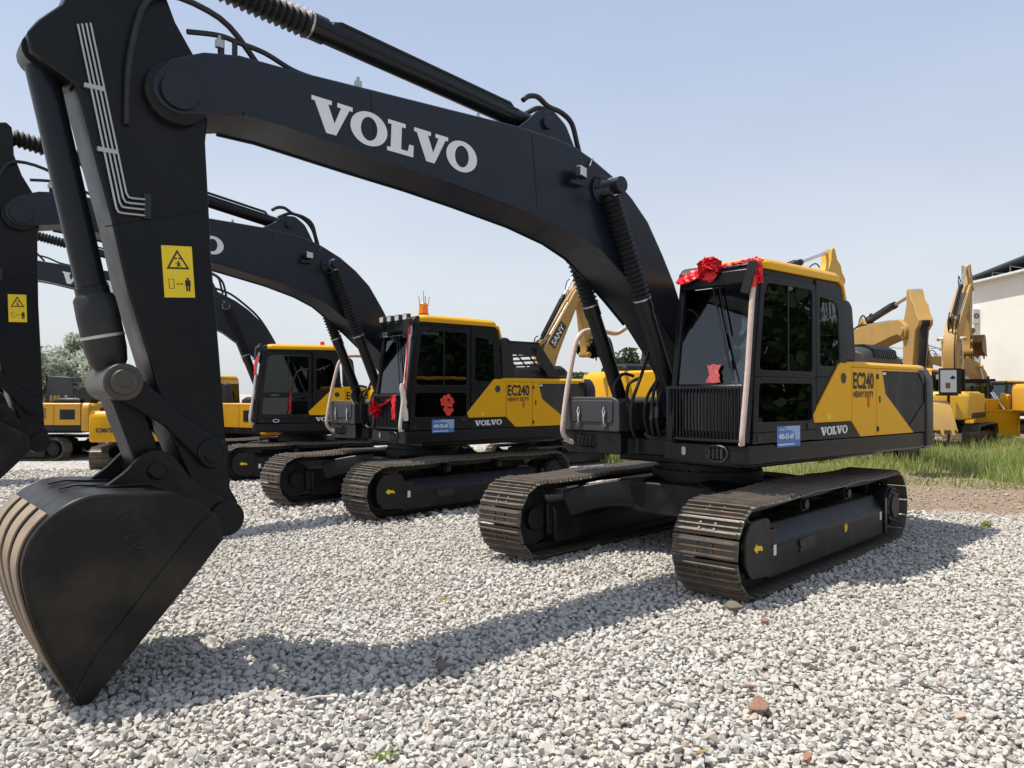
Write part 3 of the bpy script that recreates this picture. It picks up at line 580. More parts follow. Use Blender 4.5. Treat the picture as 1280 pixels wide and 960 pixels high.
def make_cab(root, sp):
    det = sp['detail']; y0, y1 = .42, 1.385
    fm = sp.get('cab_mat', 'charcoal'); rm = sp.get('roof_mat', 'yellow')
    # floor, rear wall, lower shell
    g = MB()
    g.box(-.78, 1.22, y0, y1-.02, 1.385, 1.50)
    g.box(-.78, -.73, y0, y1-.02, 1.48, 2.35)
    g.box(-.78, 1.20, y0, y0+.05, 1.48, 2.05)
    # side frames: rings round the openings, both sides
    outer = rpoly([(1.235,1.49),(-.08,1.49),(-.08,3.16),(1.085,3.16)], [.02,.02,.05,.10])
    for ya, yb in ((y1-.045, y1), (y0, y0+.04)):
        g.ring(rpoly([(-.082,2.08),(-.782,2.08),(-.70,3.14),(-.082,3.16)], [.02,.05,.16,.04]), rpoly([(-.17,2.20),(-.62,2.20),(-.58,2.93),(-.17,2.98)], [.06,.07,.14,.05]), ya, yb)
        g.prism([(-.082,1.385),(-.782,1.385),(-.782,2.078),(-.082,2.078)], ya, yb)
    # front posts and header (slanting screen)
    fx = lambda z: 1.245 - (z-1.98)*.145
    for ya, yb in ((y0, y0+.07), (y1-.075, y1)):
        g.loft([[(fx(z)-.09, ya, z), (fx(z), ya, z), (fx(z), yb, z), (fx(z)-.09, yb, z)] for z in (1.40, 1.98, 2.6, 3.16)])
    g.box(1.02, 1.14, y0+.07, y1-.075, 3.02, 3.16); g.box(1.14, 1.245, y0+.07, y1-.075, 1.90, 1.985); g.box(1.15, 1.25, y0+.07, y1-.075, 1.385, 1.47)
    g.box(-.72, 1.06, y0+.02, y1-.02, 3.10, 3.17)
    g.box(-.76, -.70, y0+.03, y1-.03, 2.35, 2.42); g.box(-.72, -.66, y0+.03, y1-.03, 2.95, 3.12)
    cab = g.build('cab', fm, root, bevel=.012)
    # roof cap
    g = MB(); secs = []
    for ins, z in ((0, 3.172), (0, 3.235), (.03, 3.275), (.10, 3.30), (.2, 3.305)):
        A = rpoly([(1.04-ins*1.2, y0-.01+ins), (1.04-ins*1.2, y1+.012-ins), (-.70+ins, y1+.012-ins), (-.70+ins, y0-.01+ins)], .16, 5); secs.append([(a, b, z) for a, b in A])
    g.loft(secs)
    g.loft([[(-.56,y,3.20),(-.705,y,3.19),(-.765,y,3.02),(-.782,y,2.98),(-.74,y,2.98),(-.70,y,3.12)] for y in (y0+.04, y1+.008)])
    roof = g.build('cab_roof', rm, root, bevel=.01)
    g = MB(); g.prism(rpoly([(1.105,3.10),(1.115,3.19),(1.06,3.25),(.985,3.275),(.985,3.17),(1.05,3.10)], .02), y0+.01, y1-.02); g.build('roof_visor', 'black', roof, bevel=.008)
    # door with two windows
    g = MB(); yd0, yd1 = y1-.03, y1+.012
    dout = rpoly([(1.16,2.065),(-.05,2.065),(-.05,3.10),(1.03,3.10)], [.02,.02,.07,.12])
    g.ring(dout, rpoly([(1.075,2.13),(.02,2.13),(.02,3.03),(.96,3.03)], [.06,.06,.08,.12]), yd0, yd1)
    g.ring(rpoly([(1.19,1.50),(-.05,1.50),(-.05,2.063),(1.16,2.063)], .03), rpoly([(1.10,1.60),(.03,1.60),(.03,2.0),(1.075,2.0)], .06), yd0, yd1)
    g.prism([(1.20,1.386),(-.05,1.386),(-.05,1.498),(1.19,1.498)], yd0, yd1)
    door = g.build('cab_door', fm, root, bevel=.008)
    pane = lambda poly, ya, nm, par, mat='glass', plane='xz': MB().prism(poly, ya, ya+.006, plane).build(nm, mat, par, smooth=0)
    pane(rpoly([(1.085,2.12),(.01,2.12),(.01,3.04),(.97,3.04)], .08), y1-.012, 'window_pane', door)
    pane(rpoly([(1.11,1.59),(.02,1.59),(.02,2.01),(1.08,2.01)], .05), y1-.012, 'window_pane', door)
    g = MB(); g.box(.49,.508,y1-.02,y1-.001,2.12,3.03); g.build('window_bar', 'black', door)
    g = MB(); g.box(.05,.15,y1+.010,y1+.024,1.51,1.57); g.build('door_handle', 'black', door, bevel=.006)
    g = MB(); g.box(1.06,1.13,y1+.010,y1+.022,1.41,1.47); g.build('door_hinge', 'black', door, bevel=.006)
    pane(rpoly([(-.16,2.19),(-.63,2.19),(-.59,2.94),(-.16,2.99)], .09), y1-.02, 'quarter_window', cab)
    pane(rpoly([(-.16,2.19),(-.63,2.19),(-.59,2.94),(-.16,2.99)], .09), y0+.02, 'quarter_window', cab)
    pane(rpoly([(1.09,2.08),(-.08,2.08),(-.08,3.05),(1.0,3.05)], .08), y0+.02, 'right_window', cab)
    g = MB(); q = [(fx(1.99)-.03,1.99),(fx(3.01)-.03,3.01),(fx(3.01)-.036,3.01),(fx(1.99)-.036,1.99)]
    g.prism(q, y0+.06, y1-.065); g.build('windscreen', 'screen', cab, smooth=0)
    g = MB(); q = [(1.20,1.47),(1.20,1.90),(1.194,1.90),(1.194,1.47)]; g.prism(q, y0+.06, y1-.065); g.build('lower_windscreen', 'glass', cab, smooth=0)
    pane([(y0+.05,2.42),(y1-.05,2.42),(y1-.05,2.95),(y0+.05,2.95)], -.735, 'rear_window', cab, plane='yz')
    # interior
    g = MB(); g.prism(rpoly([(.10,1.95),(.62,2.0),(.62,2.1),(.10,2.08)], .04), .68, 1.14); g.prism(rpoly([(-.05,2.02),(.14,2.05),(-.05,2.72),(-.2,2.72)], .05), .70, 1.12); g.prism(rpoly([(-.1,2.74),(-.02,2.74),(-.06,2.95),(-.15,2.95)], .03), .79, 1.03); g.box(0,.5,.74,1.08,1.5,1.95)
    g.build('driver_seat', 'seat', cab, bevel=.015)
    g = MB(); g.box(-.1,.65,.47,.66,1.5,2.12); g.box(-.1,.6,1.16,1.30,1.5,2.12); g.tube([(.7,.9,1.5),(.85,.9,2.0)],.04,8); g.box(.9,1.1,.46,.62,2.0,2.55); g.build('console', 'black', cab, bevel=.01)
    if det == 0: return cab, roof, door
    # wipers and mirrors
    g = MB(); X = lambda z: fx(z)+.012
    g.tube([(X(3.05),.86,3.05),(X(2.95),.89,2.95),(X(2.15),1.15,2.15)], .010, 6); g.tube([(X(2.85),.92,2.85),(X(2.0),1.22,2.02)], .007, 6); g.tube([(X(3.05),.93,3.05),(X(2.5),1.1,2.5)], .009, 6)
    g.build('wiper', 'black', cab)
    g = MB(); u3 = Vector((-.08,.27,.95)).normalized(); u1 = Vector((.93,.36,0)); u1 = (u1 - u3*u1.dot(u3)).normalized(); g.obox((1.24,1.385,3.05), (u1, u3.cross(u1), u3), (.03,.042,.165)); g.tube([(1.1,1.36,3.1),(1.25,1.40,3.12)],.012,6)
    g.build('side_mirror', 'black', cab, bevel=.014)
    # front guard: frame + one object per bar
    g = MB(); A = [(.40,1.40),(1.345,1.40),(1.345,1.975),(.40,1.975)]; B = [(.43,1.43),(1.315,1.43),(1.315,1.94),(.43,1.94)]
    g.ring(A, B, 1.275, 1.30, 'yz'); g.box(1.24,1.275,.40,.44,1.41,1.46); g.box(1.24,1.275,1.3,1.34,1.41,1.46)
    gu = g.build('front_guard', 'black', root, bevel=.006)
    bm0 = None; nb = 21
    for k in range(nb):
        y = .43 + (k+.5)*.885/nb
        if bm0 is None:
            g = MB(); g.box(1.278, 1.297, -.0085, .0085, 1.43, 1.94); o = g.build('guard_bar', 'charcoal', gu, bevel=.003); bm0 = o; o.location = (0, y, 0)
        else:
            o = bm0.copy(); C.objects.link(o); o.location = (0, y, 0)
    # foam-wrapped grab rail at the cab front corner
    g = MB(); g.tube(smooth_path([(1.36,1.375,1.40),(1.375,1.385,1.44),(1.37,1.39,1.55),(1.30,1.40,2.1),(1.225,1.405,2.8),(1.19,1.40,2.95)], 4), .027, 10); g.build('cab_handrail', 'foam' if sp.get('rail') != 'white' else 'foamwhite', root)
    g = MB(); g.tube([(1.19,1.40,2.95),(1.185,1.40,3.05),(1.17,1.385,3.09)], [.03,.032,.02], 8); g.build('rail_end', 'redsticker' if sp.get('rail') == 'red' else 'pipe', root)
    g = MB(); g.tube([(1.36,1.375,1.41),(1.365,1.36,1.39),(1.27,1.33,1.39)], .020, 8); g.build('rail_end', 'foamwhite', root)
    return cab, roof, door

def make_upper(root, sp):
    g = MB(); g.prism(rpoly([(-.84,2.275),(-1.16,2.275),(-1.07,2.93),(-.98,3.0),(-.82,3.0)], .05), 1.05, 1.32); g.build('air_cleaner', 'black', root, bevel=.02)
    det = sp['detail']; bm_ = sp.get('body_mat', 'yellow'); dm = sp.get('dark_mat', 'charcoal')
    # main frame: deck and side skirts
    g = MB(); g.prism(rpoly([(1.27,1.39),(1.268,.34),(.95,.30),(.95,-.30),(1.15,-.42),(1.15,-1.30),(.4,-1.39),(-2.92,-1.39),(-3.0,1.39)], .03), 1.17, 1.375, 'xy')
    g.box(-2.6, .6, -.9, .9, 1.06, 1.17)
    o = g.build('main_frame', dm, root, bevel=.02)
    # engine housing core
    g = MB(); g.box(-2.93, -.80, -1.36, 1.375, 1.378, 2.20); g.box(-.80, -.05, -.40, .40, 1.378, 1.60)
    g.build('engine_housing', dm, root, bevel=.015)
    g = MB(); g.box(-.785, .30, -1.37, -.46, 1.46, 2.19); g.box(-.785, .29, -1.35, -.48, 1.378, 1.47); g.build('fuel_tank', bm_, root, bevel=.03)
    g = MB(); secs = []
    for ins, z in ((0,2.203),(0,2.235),(.02,2.26),(.06,2.272)):
        secs.append([(a, b, z) for a, b in rpoly([(-.79-ins, -1.375+ins), (-.79-ins, 1.404-ins), (-2.93+ins*.2, 1.404-ins), (-2.93+ins*.2, -1.375+ins)], .06, 3)])
    g.loft(secs); g.build('hood', bm_, root)
    # yellow side panels, left
    ya, yb = 1.376, 1.402
    P1 = [(.02,1.66),(-.565,2.225),(-.60,2.245),(-.860,2.245),(-.860,1.572),(-.005,1.572)]
    P2 = [(-.872,2.20),(-1.50,2.20),(-1.50,1.382),(-1.09,1.382),(-.872,1.565)]
    P3 = [(-1.512,2.20),(-2.715,2.20),(-2.75,2.175),(-1.665,2.172),(-1.755,1.885),(-2.575,1.382),(-1.512,1.382)]
    if det == 0: P2 = [(-.872,2.20),(-1.86,2.20),(-1.86,1.40),(-1.09,1.40),(-.872,1.565)]; P3 = [(-1.88,2.20),(-2.92,2.20),(-2.92,1.40),(-1.88,1.40)]
    for p in (P1, P2, P3):
        g = MB(); g.prism(p, ya, yb); g.build('side_panel', bm_, root, bevel=.006)
    g = MB(); g.prism([(1.15,1.381),(-.045,1.381),(-.045,1.565),(-.865,1.565),(-1.08,1.381)], ya, ya+.016) if det == 0 else g.prism([(-.055,1.381),(-.055,1.565),(-.865,1.565),(-1.08,1.381)], ya, ya+.016)
    g.build('sill_panel', dm, root, bevel=.004)
    # dark rear grille
    GP = [(-1.672,2.165),(-2.74,2.165),(-2.93,2.02),(-2.93,1.75),(-2.45,1.47),(-1.762,1.882)]
    if det: g = MB(); g.prism([(-2.72,2.2),(-2.93,2.2),(-2.93,1.382),(-2.585,1.382),(-2.44,1.465),(-2.93,1.78),(-2.93,2.0),(-2.745,2.17)], ya, yb-.004); g.build('rear_panel', dm, root, bevel=.004)
    else:
        g = MB(); g.box(-2.7, -2.1, yb-.002, yb+.012, 1.62, 2.02); g.build('air_grille', dm, root, bevel=.006)
    if det >= 1:
        g = MB(); g.prism(GP, ya-.0005, ya+.004); g.build('grille_back', 'print', root, smooth=0)
        g = MB(); poly = GP
        def clip(p0, d):
            ts = []; n = len(poly)
            for i in range(n):
                a = Vector(poly[i]); b = Vector(poly[(i+1)%n]); e = b-a; den = d.x*e.y - d.y*e.x
                if abs(den) < 1e-9: continue
                w = a-p0; t = (w.x*e.y - w.y*e.x)/den; u = (w.x*d.y - w.y*d.x)/den
                if -1e-6 <= u <= 1+1e-6: ts.append(t)
            return (min(ts), max(ts)) if len(ts) >= 2 else None
        for sgn in (1, -1):
            d = Vector((1, sgn*.58)).normalized(); nrm = Vector((-d.y, d.x))
            for k in range(-40, 41):
                p0 = Vector((-2.2, 1.85)) + nrm*k*.045; c = clip(p0, d)
                if c is None or c[1]-c[0] < .02: continue
                a = p0+d*c[0]; b = p0+d*c[1]; h = nrm*.0065; yy = ya+.012+.003*sgn
                g.add([(q.x, yy, q.y) for q in (a-h, b-h, b+h, a+h)], [(0,1,2,3)])
        g.build('grille_mesh', 'meshgrey', root, smooth=0)
    if det == 0:
        for x0, x1 in ((-2.9,-1.9),(-1.88,-.8)):
            g = MB(); g.box(x0, x1, -1.402, -1.362, 1.40, 2.20); g.build('side_panel', bm_, root, bevel=.01)
        g = MB(); g.box(-.76, .28, -1.385, -1.362, 1.40, 2.10); g.build('tank_panel', bm_, root, bevel=.01)
    # counterweight
    g = MB(); secs = []
    def plan(ins):
        q = [(-2.955, 1.412-ins), (-3.16, 1.412-ins), (-3.235, 1.395-ins)]
        for a in np.linspace(0, 1, 11): q.append((-3.27 - .20*math.sin(math.pi*a)**.7 + ins, (1.34-ins)*(1-2*a)))
        q += [(-3.235, -1.395+ins), (-3.16, -1.412+ins), (-2.955, -1.412+ins)]; return q
    for ins, z in ((.05,1.150),(0,1.20),(0,2.04),(.02,2.13),(.07,2.22),(.14,2.275)): secs.append([(x, y, z) for x, y in plan(ins)])
    g.loft(secs); cw = g.build('counterweight', sp.get('cw_mat', dm), root, bevel=.02)
    # muffler cover with slots
    g = MB(); A = rpoly([(.12,2.274),(1.18,2.274),(1.14,2.44),(1.02,2.50),(.28,2.50),(.16,2.44)], .05, 3)
    g.loft([[(x, a, 2.274+(b-2.274)*k) for a, b in A] for x, k in ((-1.72,.72),(-1.82,1),(-2.66,1),(-2.76,.72))])
    mc = g.build('muffler_cover', 'greyplastic' if det else dm, root, bevel=.008)
    if det:
        for k in range(11):
            g = MB(); x = -1.98-k*.06; g.loft([[(xx, a, b) for a, b in ((1.185,2.36),(1.165,2.465),(1.03,2.535),(.8,2.535),(.8,2.50),(1.0,2.49),(1.12,2.43),(1.145,2.35))] for xx in (x, x-.026)]); g.build('cooling_slot', 'black', mc)
    g = MB(); g.tube([(-2.3,-.6,2.27),(-2.3,-.6,2.62),(-2.36,-.6,2.70)], .06, 14); g.build('exhaust_pipe', 'black', root)
    # tool box, steps, tank at the right front
    g = MB(); g.loft([[(x, a, b) for a, b in rpoly([(-.36,1.44),(-1.30,1.44),(-1.28,1.80),(-1.20,1.85),(-.46,1.85),(-.37,1.80)], .05, 3)] for x in (.34, 1.17, 1.20)])
    g.box(.34, 1.13, -1.28, -.44, 1.376, 1.45)
    tb = g.build('tool_box', 'greyplastic', root, bevel=.012)
    g = MB(); g.prism(rpoly([(-.46,1.55),(-1.16,1.55),(-1.16,1.81),(-.46,1.81)], .04), 1.200, 1.214, 'yz'); g.build('box_lid', 'greyplastic', tb, bevel=.006)
    if det:
        for y in (-.58, -1.0):
            g = MB(); g.tube([(1.222,y,1.50),(1.235,y,1.60),(1.230,y+.02,1.68),(1.222,y,1.74),(1.230,y-.02,1.68),(1.235,y,1.60)], .011, 6); g.obox((1.225,y,1.52), (Vector((1,0,0)),Vector((0,1,0)),Vector((0,0,1))), (.014,.04,.016)); g.build('latch', 'chrome', tb)
        g = MB(); g.prism(rpoly([(-.36,1.18),(-1.28,1.18),(-1.28,1.43),(-.36,1.43)], .03), .7, 1.18, 'yz')
        for y in (-.98,-.92,-.86,-.80): g.tube([(1.18,y,1.24),(1.23,y,1.26),(1.23,y,1.37),(1.18,y,1.39)], .012, 6)
        g.build('step_box', dm, root, bevel=.014)
        g = MB(); q = [(.10,-1.0,2.86),(.18,-1.12,2.78),(.32,-1.2,2.69),(.62,-1.2,2.71),(.90,-1.2,2.69),(1.03,-1.2,2.60),(1.10,-1.2,2.44),(1.22,-1.2,1.97),(1.30,-1.2,1.52),(1.29,-1.2,1.39),(1.22,-1.19,1.31),(1.16,-1.15,1.28)]
        g.tube(smooth_path(q, 4), .031, 10); g.build('access_handrail', 'foam', root)
        # tie-down loops and lamp on the front beam
        g = MB()
        for y in (.96, 1.01, 1.06, 1.11): g.tube([(1.265,y-.015,1.22),(1.30,y-.015,1.23),(1.30,y-.015,1.32),(1.265,y-.015,1.33)], .010, 6)
        g.tube(smooth_path([(1.29,.90,1.28),(1.29,.94,1.345),(1.29,1.04,1.36),(1.29,1.13,1.34),(1.29,1.16,1.28),(1.29,1.12,1.21),(1.29,1.03,1.20),(1.29,.94,1.22),(1.29,.90,1.28)], 3), .009, 6); g.build('tie_down', 'link', root)
        g = MB(); g.prism(rpoly([(.585,1.24),(.635,1.24),(.635,1.33),(.585,1.33)], .024), 1.268, 1.276, 'yz'); g.build('marker_lamp', 'pipe', root)
        # hoses at the boom foot
        HP = [[(.98,-.44,1.37),(1.0,-.46,1.55),(1.12,-.46,1.78),(1.20,-.44,1.98),(1.1,-.40,2.12),(.95,-.36,2.1)], [(.92,-.38,1.37),(.95,-.38,1.55),(1.06,-.36,1.80),(1.08,-.32,2.0),(.92,-.28,2.08)],
              [(1.00,-.28,1.36),(1.10,-.26,1.50),(1.14,-.22,1.78),(1.0,-.20,2.1),(.85,-.2,2.4)], [(.9,-.16,1.38),(1.04,-.12,1.62),(1.03,-.08,1.86),(.8,-.08,2.1)],
              [(1.06,.05,1.36),(1.13,.06,1.55),(1.12,.08,1.90),(1.05,.10,2.03),(.93,.12,2.07),(.75,.1,2.0)], [(1.08,.14,1.38),(1.16,.16,1.6),(1.14,.16,1.80),(1.07,.18,1.92),(.95,.2,1.94),(.8,.2,1.8)],
              [(.95,-.05,1.38),(1.16,0,1.44),(1.20,.10,1.40),(1.1,.2,1.39)]]
        for q in HP:
            g = MB(); g.tube(smooth_path(q, 5), .020, 8); g.build('hose', 'rubber', root)
        for q in (((1.13,.06,1.60),(1.125,.07,1.74)),((1.16,.16,1.62),(1.15,.16,1.74)),((1.01,-.37,1.68),(1.055,-.36,1.79)),((1.06,-.46,1.66),(1.12,-.46,1.78))):
            g = MB(); g.tube(list(q), .027, 8); g.build('hose_fitting', 'link', root)
        g = MB(); g.tube([(1.02,.22,1.40),(1.05,.26,1.55),(1.06,.31,1.42)], .012, 6); g.build('hose_bracket', 'pipe', root)
        # panel details
        g = MB(); g.prism(arc(-.665,2.07,.062,0,345,20), yb-.002, yb+.004); g.build('filler_cap', 'print', root)
        for x in (-1.30, -1.60):
            g = MB(); g.box(x, x+.035, yb, yb+.008, 1.73, 1.86) if x == -1.30 else g.box(x, x+.025, yb, yb+.006, 1.78, 1.86); g.build('panel_latch', 'redsticker' if x == -1.30 else 'black', root)
        text_mesh('EC240', 'model_lettering', 'print', root, (-.895, yb+.001, 1.945), (-1,0,0), (0,0,1), .20, .53, .003, .03)
        text_mesh('HEAVY DUTY', 'model_lettering', 'print', root, (-.90, yb+.001, 1.845), (-1,0,0), (0,0,1), .075, .52, .003, .03)
        slab_word('maker_lettering', 'white', root, (-.15, ya+.0165, 1.425), (-1,0,.02), (0,0,1), .092, .62, .004)
        for x, z in ((-1.53,2.10),(-1.53,1.46)):
            g = MB(); g.box(x-.012, x+.02, yb-.001, yb+.012, z-.03, z+.03); g.build('panel_hinge', 'black', root)
        g = MB(); g.box(-1.76,-1.68,yb-.003,yb+.003,2.125,2.155); g.build('small_label', 'white', root, smooth=0)
        g = MB(); g.box(-.36,-.28,yb-.001,yb+.003,1.60,1.66); g.build('small_label', 'signyellow', root, smooth=0)
        # service sticker by the door
        if not sp.get('sticker', True): return cw
        yy = 1.398
        g = MB(); g.box(.30,.76,yy-.001,yy+.002,1.335,1.555); bs = g.build('service_sticker', 'blue', root)
        g = MB(); g.prism([(.305,1.405),(.305,1.55),(.62,1.55),(.42,1.48),(.40,1.405)], yy+.002, yy+.0034); g.build('sticker_print', 'bluelight', bs, smooth=0)
        text_mesh('400-55-60', 'sticker_lettering', 'white', bs, (.735, yy+.004, 1.418), (-1,0,0), (0,0,1), .06, .30, .001, .035)
        text_mesh('服务热线', 'sticker_lettering', 'white', bs, (.72, yy+.004, 1.505), (-1,0,0), (0,0,1), .03, .2, .001, .0)
        g = MB(); g.box(.42,.74,yy+.003,yy+.005,1.355,1.368); g.build('sticker_print', 'white', bs)
    return cw

def excavator(name, sp):
    x, y = sp['loc']; z = sp.get('z', 0)
    root = empty('excavator', (x, y, z), R(sp['yaw']), sp['label'], 'excavator', sp.get('group'))
    s = sp.get('scale', 1.0); root.scale = (s, s, s)
    make_undercarriage(root, R(sp.get('slew', 0)), sp)
    cw = make_upper(root, sp); cab, roof, door = make_cab(root, sp); T = make_arm(root, sp)
    return root, cab, roof, door, cw, T

G1 = 'dark grey and yellow excavators parked in a row'
near = excavator('near', dict(loc=(2.401, 9.496), yaw=220.48, slew=6.24, detail=2, rail='red', group=G1,
    label='nearest dark excavator with yellow side panels, its large bucket lowered at the left'))
mid = excavator('mid', dict(loc=(-1.678, 14.299), z=-.097, yaw=221.3, slew=4.6, reach=1.037, detail=2, pose=(3.3, -1.2, 0), rail='white', group=G1,
    label='second dark excavator in the row, with an orange beacon on its yellow roof'))
far = excavator('third', dict(loc=(-5.441, 20.125), z=-.211, yaw=200.5, slew=12, reach=1.12, sticker=False, detail=1, pose=(8.1, -3, 0), rail='white', group=G1,
    label='farthest dark excavator in the row, partly hidden behind the nearest stick'))

# ================================================================== SETTING: ground, gravel, grass
def ground_material():
    m, n, l, p = nodes('yard_ground')
    g = n.new('ShaderNodeNewGeometry'); pos = g.outputs['Position']
    v1 = n.new('ShaderNodeTexVoronoi'); v1.inputs['Scale'].default_value = 17; l.new(pos, v1.inputs['Vector'])
    hs = n.new('ShaderNodeSeparateColor'); l.new(v1.outputs['Color'], hs.inputs[0])
    cr = n.new('ShaderNodeValToRGB'); e = cr.color_ramp.elements
    e[0].position = 0; e[0].color = (.20, .185, .165, 1); e[1].position = 1; e[1].color = (.58, .55, .51, 1)
    x = cr.color_ramp.elements.new(.5); x.color = (.42, .40, .365, 1); l.new(hs.outputs[0], cr.inputs[0])
    dirt, _ = mix_noise(n, l, 9, (.16, .11, .075), (.36, .285, .20), .38, .66, 10, .8, pos)
    # right-hand track: dirt takes over beyond the gravel edge
    sep = n.new('ShaderNodeSeparateXYZ'); l.new(pos, sep.inputs[0])
    nz2 = n.new('ShaderNodeTexNoise'); nz2.inputs['Scale'].default_value = .9; nz2.inputs['Detail'].default_value = 6; l.new(pos, nz2.inputs['Vector'])
    def math_(op, a, b):
        q = n.new('ShaderNodeMath'); q.operation = op
        for i, s in enumerate((a, b)):
            if isinstance(s, (int, float)): q.inputs[i].default_value = s
            else: l.new(s, q.inputs[i])
        return q.outputs[0]
    wob = math_('MULTIPLY', math_('SUBTRACT', nz2.outputs['Fac'], .5), 3.0)
    yy = math_('ADD', sep.outputs[1], wob); xx = math_('ADD', sep.outputs[0], wob)
    a = n.new('ShaderNodeMapRange'); a.inputs[1].default_value = 11.4; a.inputs[2].default_value = 12.6; l.new(yy, a.inputs[0])
    b = n.new('ShaderNodeMapRange'); b.inputs[1].default_value = 3.6; b.inputs[2].default_value = 5.2; l.new(xx, b.inputs[0])
    c = n.new('ShaderNodeMapRange'); c.inputs[1].default_value = 26; c.inputs[2].default_value = 32; l.new(yy, c.inputs[0])
    msk = math_('MULTIPLY', a.outputs[0], b.outputs[0])
    mxx = n.new('ShaderNodeMix'); mxx.data_type = 'RGBA'; l.new(msk, mxx.inputs[0]); l.new(cr.outputs[0], mxx.inputs[6]); l.new(dirt, mxx.inputs[7])
    l.new(mxx.outputs[2], p.inputs['Base Color']); p.inputs['Roughness'].default_value = .95; p.inputs['Specular IOR Level'].default_value = .2
    bp = n.new('ShaderNodeBump'); bp.inputs['Strength'].default_value = .8; bp.inputs['Distance'].default_value = .03; l.new(v1.outputs['Distance'], bp.inputs['Height'])
    bp.invert = True; l.new(bp.outputs[0], p.inputs['Normal'])
    return m
def grid_axis():
    a = np.r_[-1500, -700, -300, -120, -60, np.arange(-40, 41, 1.0), 60, 120, 300, 700, 1500]; return a
ax = grid_axis(); ay = np.r_[-1500, -500, -100, -40, -15, np.arange(-6, 50, 1.0), 60, 90, 150, 300, 700, 1500]
XX, YY = np.meshgrid(ax, ay, indexing='ij'); ZZ = gz(XX, YY) - .012
nx_, ny_ = XX.shape
gv = np.c_[XX.ravel(), YY.ravel(), ZZ.ravel()]
gf = [(i*ny_+j, (i+1)*ny_+j, (i+1)*ny_+j+1, i*ny_+j+1) for i in range(nx_-1) for j in range(ny_-1)]
gm = MB(); gm.v = [tuple(v) for v in gv]; gm.f = gf
M['ground'] = ground_material(); go = gm.build('ground', 'ground'); go['kind'] = 'structure'

def np_mesh(name, V, F, mat, rnd=None, smooth=False):
    me = bpy.data.meshes.new(name); nv, nf = len(V), len(F)
    me.vertices.add(nv); me.vertices.foreach_set('co', np.ascontiguousarray(V, np.float32).ravel())
    k = F.shape[1]; me.loops.add(nf*k); me.loops.foreach_set('vertex_index', np.ascontiguousarray(F, np.int32).ravel())
    me.polygons.add(nf); me.polygons.foreach_set('loop_start', np.arange(0, nf*k, k, dtype=np.int32))
    if rnd is not None:
        at = me.attributes.new('rnd', 'FLOAT', 'POINT'); at.data.foreach_set('value', np.ascontiguousarray(rnd, np.float32))
    me.update(calc_edges=True); me.validate()
    me.polygons.foreach_set('use_smooth', [bool(smooth)]*nf)
    me.materials.append(M[mat]); o = bpy.data.objects.new(name, me); C.objects.link(o); return o

def hull_variants(n, npts):
    out = []
    for i in range(n):
        bm = bmesh.new()
        d = rng.normal(size=(npts, 3)); d /= np.linalg.norm(d, axis=1)[:, None]; d *= rng.uniform(.82, 1.06, (npts, 1))
        for p in d: bm.verts.new(p*np.array([1, rng.uniform(.72, 1.0), rng.uniform(.62, .92)]))
        bmesh.ops.convex_hull(bm, input=bm.verts); bmesh.ops.triangulate(bm, faces=bm.faces)
        lone = [v for v in bm.verts if not v.link_faces]; bmesh.ops.delete(bm, geom=lone, context='VERTS')
        bm.verts.index_update(); out.append((np.array([v.co[:] for v in bm.verts]), np.array([[v.index for v in f.verts] for f in bm.faces]))); bm.free()
    return out
VAR = hull_variants(18, 12)
def gravel_material():
    m, n, l, p = nodes('gravel_stone')
    at = n.new('ShaderNodeAttribute'); at.attribute_name = 'rnd'
    cr = n.new('ShaderNodeValToRGB'); e = cr.color_ramp.elements
    cols = [(0,(.37,.335,.292)),(.15,(.47,.44,.392)),(.35,(.53,.50,.447)),(.55,(.50,.49,.44)),(.7,(.57,.535,.482)),(.85,(.485,.435,.39)),(.95,(.64,.62,.57)),(1,(.37,.27,.2))]
    e[0].position = 0; e[0].color = (*cols[0][1], 1); e[1].position = 1; e[1].color = (*cols[-1][1], 1)
    for q, c in cols[1:-1]: x = e.new(q); x.color = (*c, 1)
    l.new(at.outputs['Fac'], cr.inputs[0])
    out, t = mix_noise(n, l, 55, cr.outputs[0], (.40, .37, .32), .5, .85, 3)
    big, _ = mix_noise(n, l, .7, out, (.44, .385, .305), .40, 1.05, 6)
    l.new(big, p.inputs['Base Color']); p.inputs['Roughness'].default_value = .9; p.inputs['Specular IOR Level'].default_value = .25
    b = n.new('ShaderNodeBump'); b.inputs['Strength'].default_value = .35; b.inputs['Distance'].default_value = .006; l.new(t.outputs['Fac'], b.inputs['Height']); l.new(b.outputs[0], p.inputs['Normal'])
    return m
M['gravel'] = gravel_material()
M['rubble'] = paint('rubble_stone', (.40, .31, .23), .95, (.22, .15, .10), .7, 14)
def gravel_zone(d0, d1, spacing, r0, r1, lift, jitter=.5):
    xs = np.arange(-16, 16, spacing); ys = np.arange(d0, d1, spacing); X, Y = np.meshgrid(xs, ys); X = X.ravel(); Y = Y.ravel()
    X = X + rng.uniform(-jitter, jitter, X.size)*spacing*1.2; Y = Y + rng.uniform(-jitter, jitter, Y.size)*spacing*1.2
    keep = np.abs(X) < Y*.74 + 2.4
    wob = .8*np.sin(X*1.3+1) + .5*np.sin(X*2.9+Y*1.7)
    dirt = (X > 4.4+.3*wob) & (Y > 11.7 + wob*.6 + rng.normal(0, .35, X.size)); keep &= ~dirt
    X, Y = X[keep], Y[keep]; n = X.size
    rad = np.exp(rng.normal(0, .16, n))*rng.uniform(r0, r1, n); Z = gz(X, Y) + rng.uniform(-.006, .018, n)*lift + rad*.25
    return X, Y, Z, rad
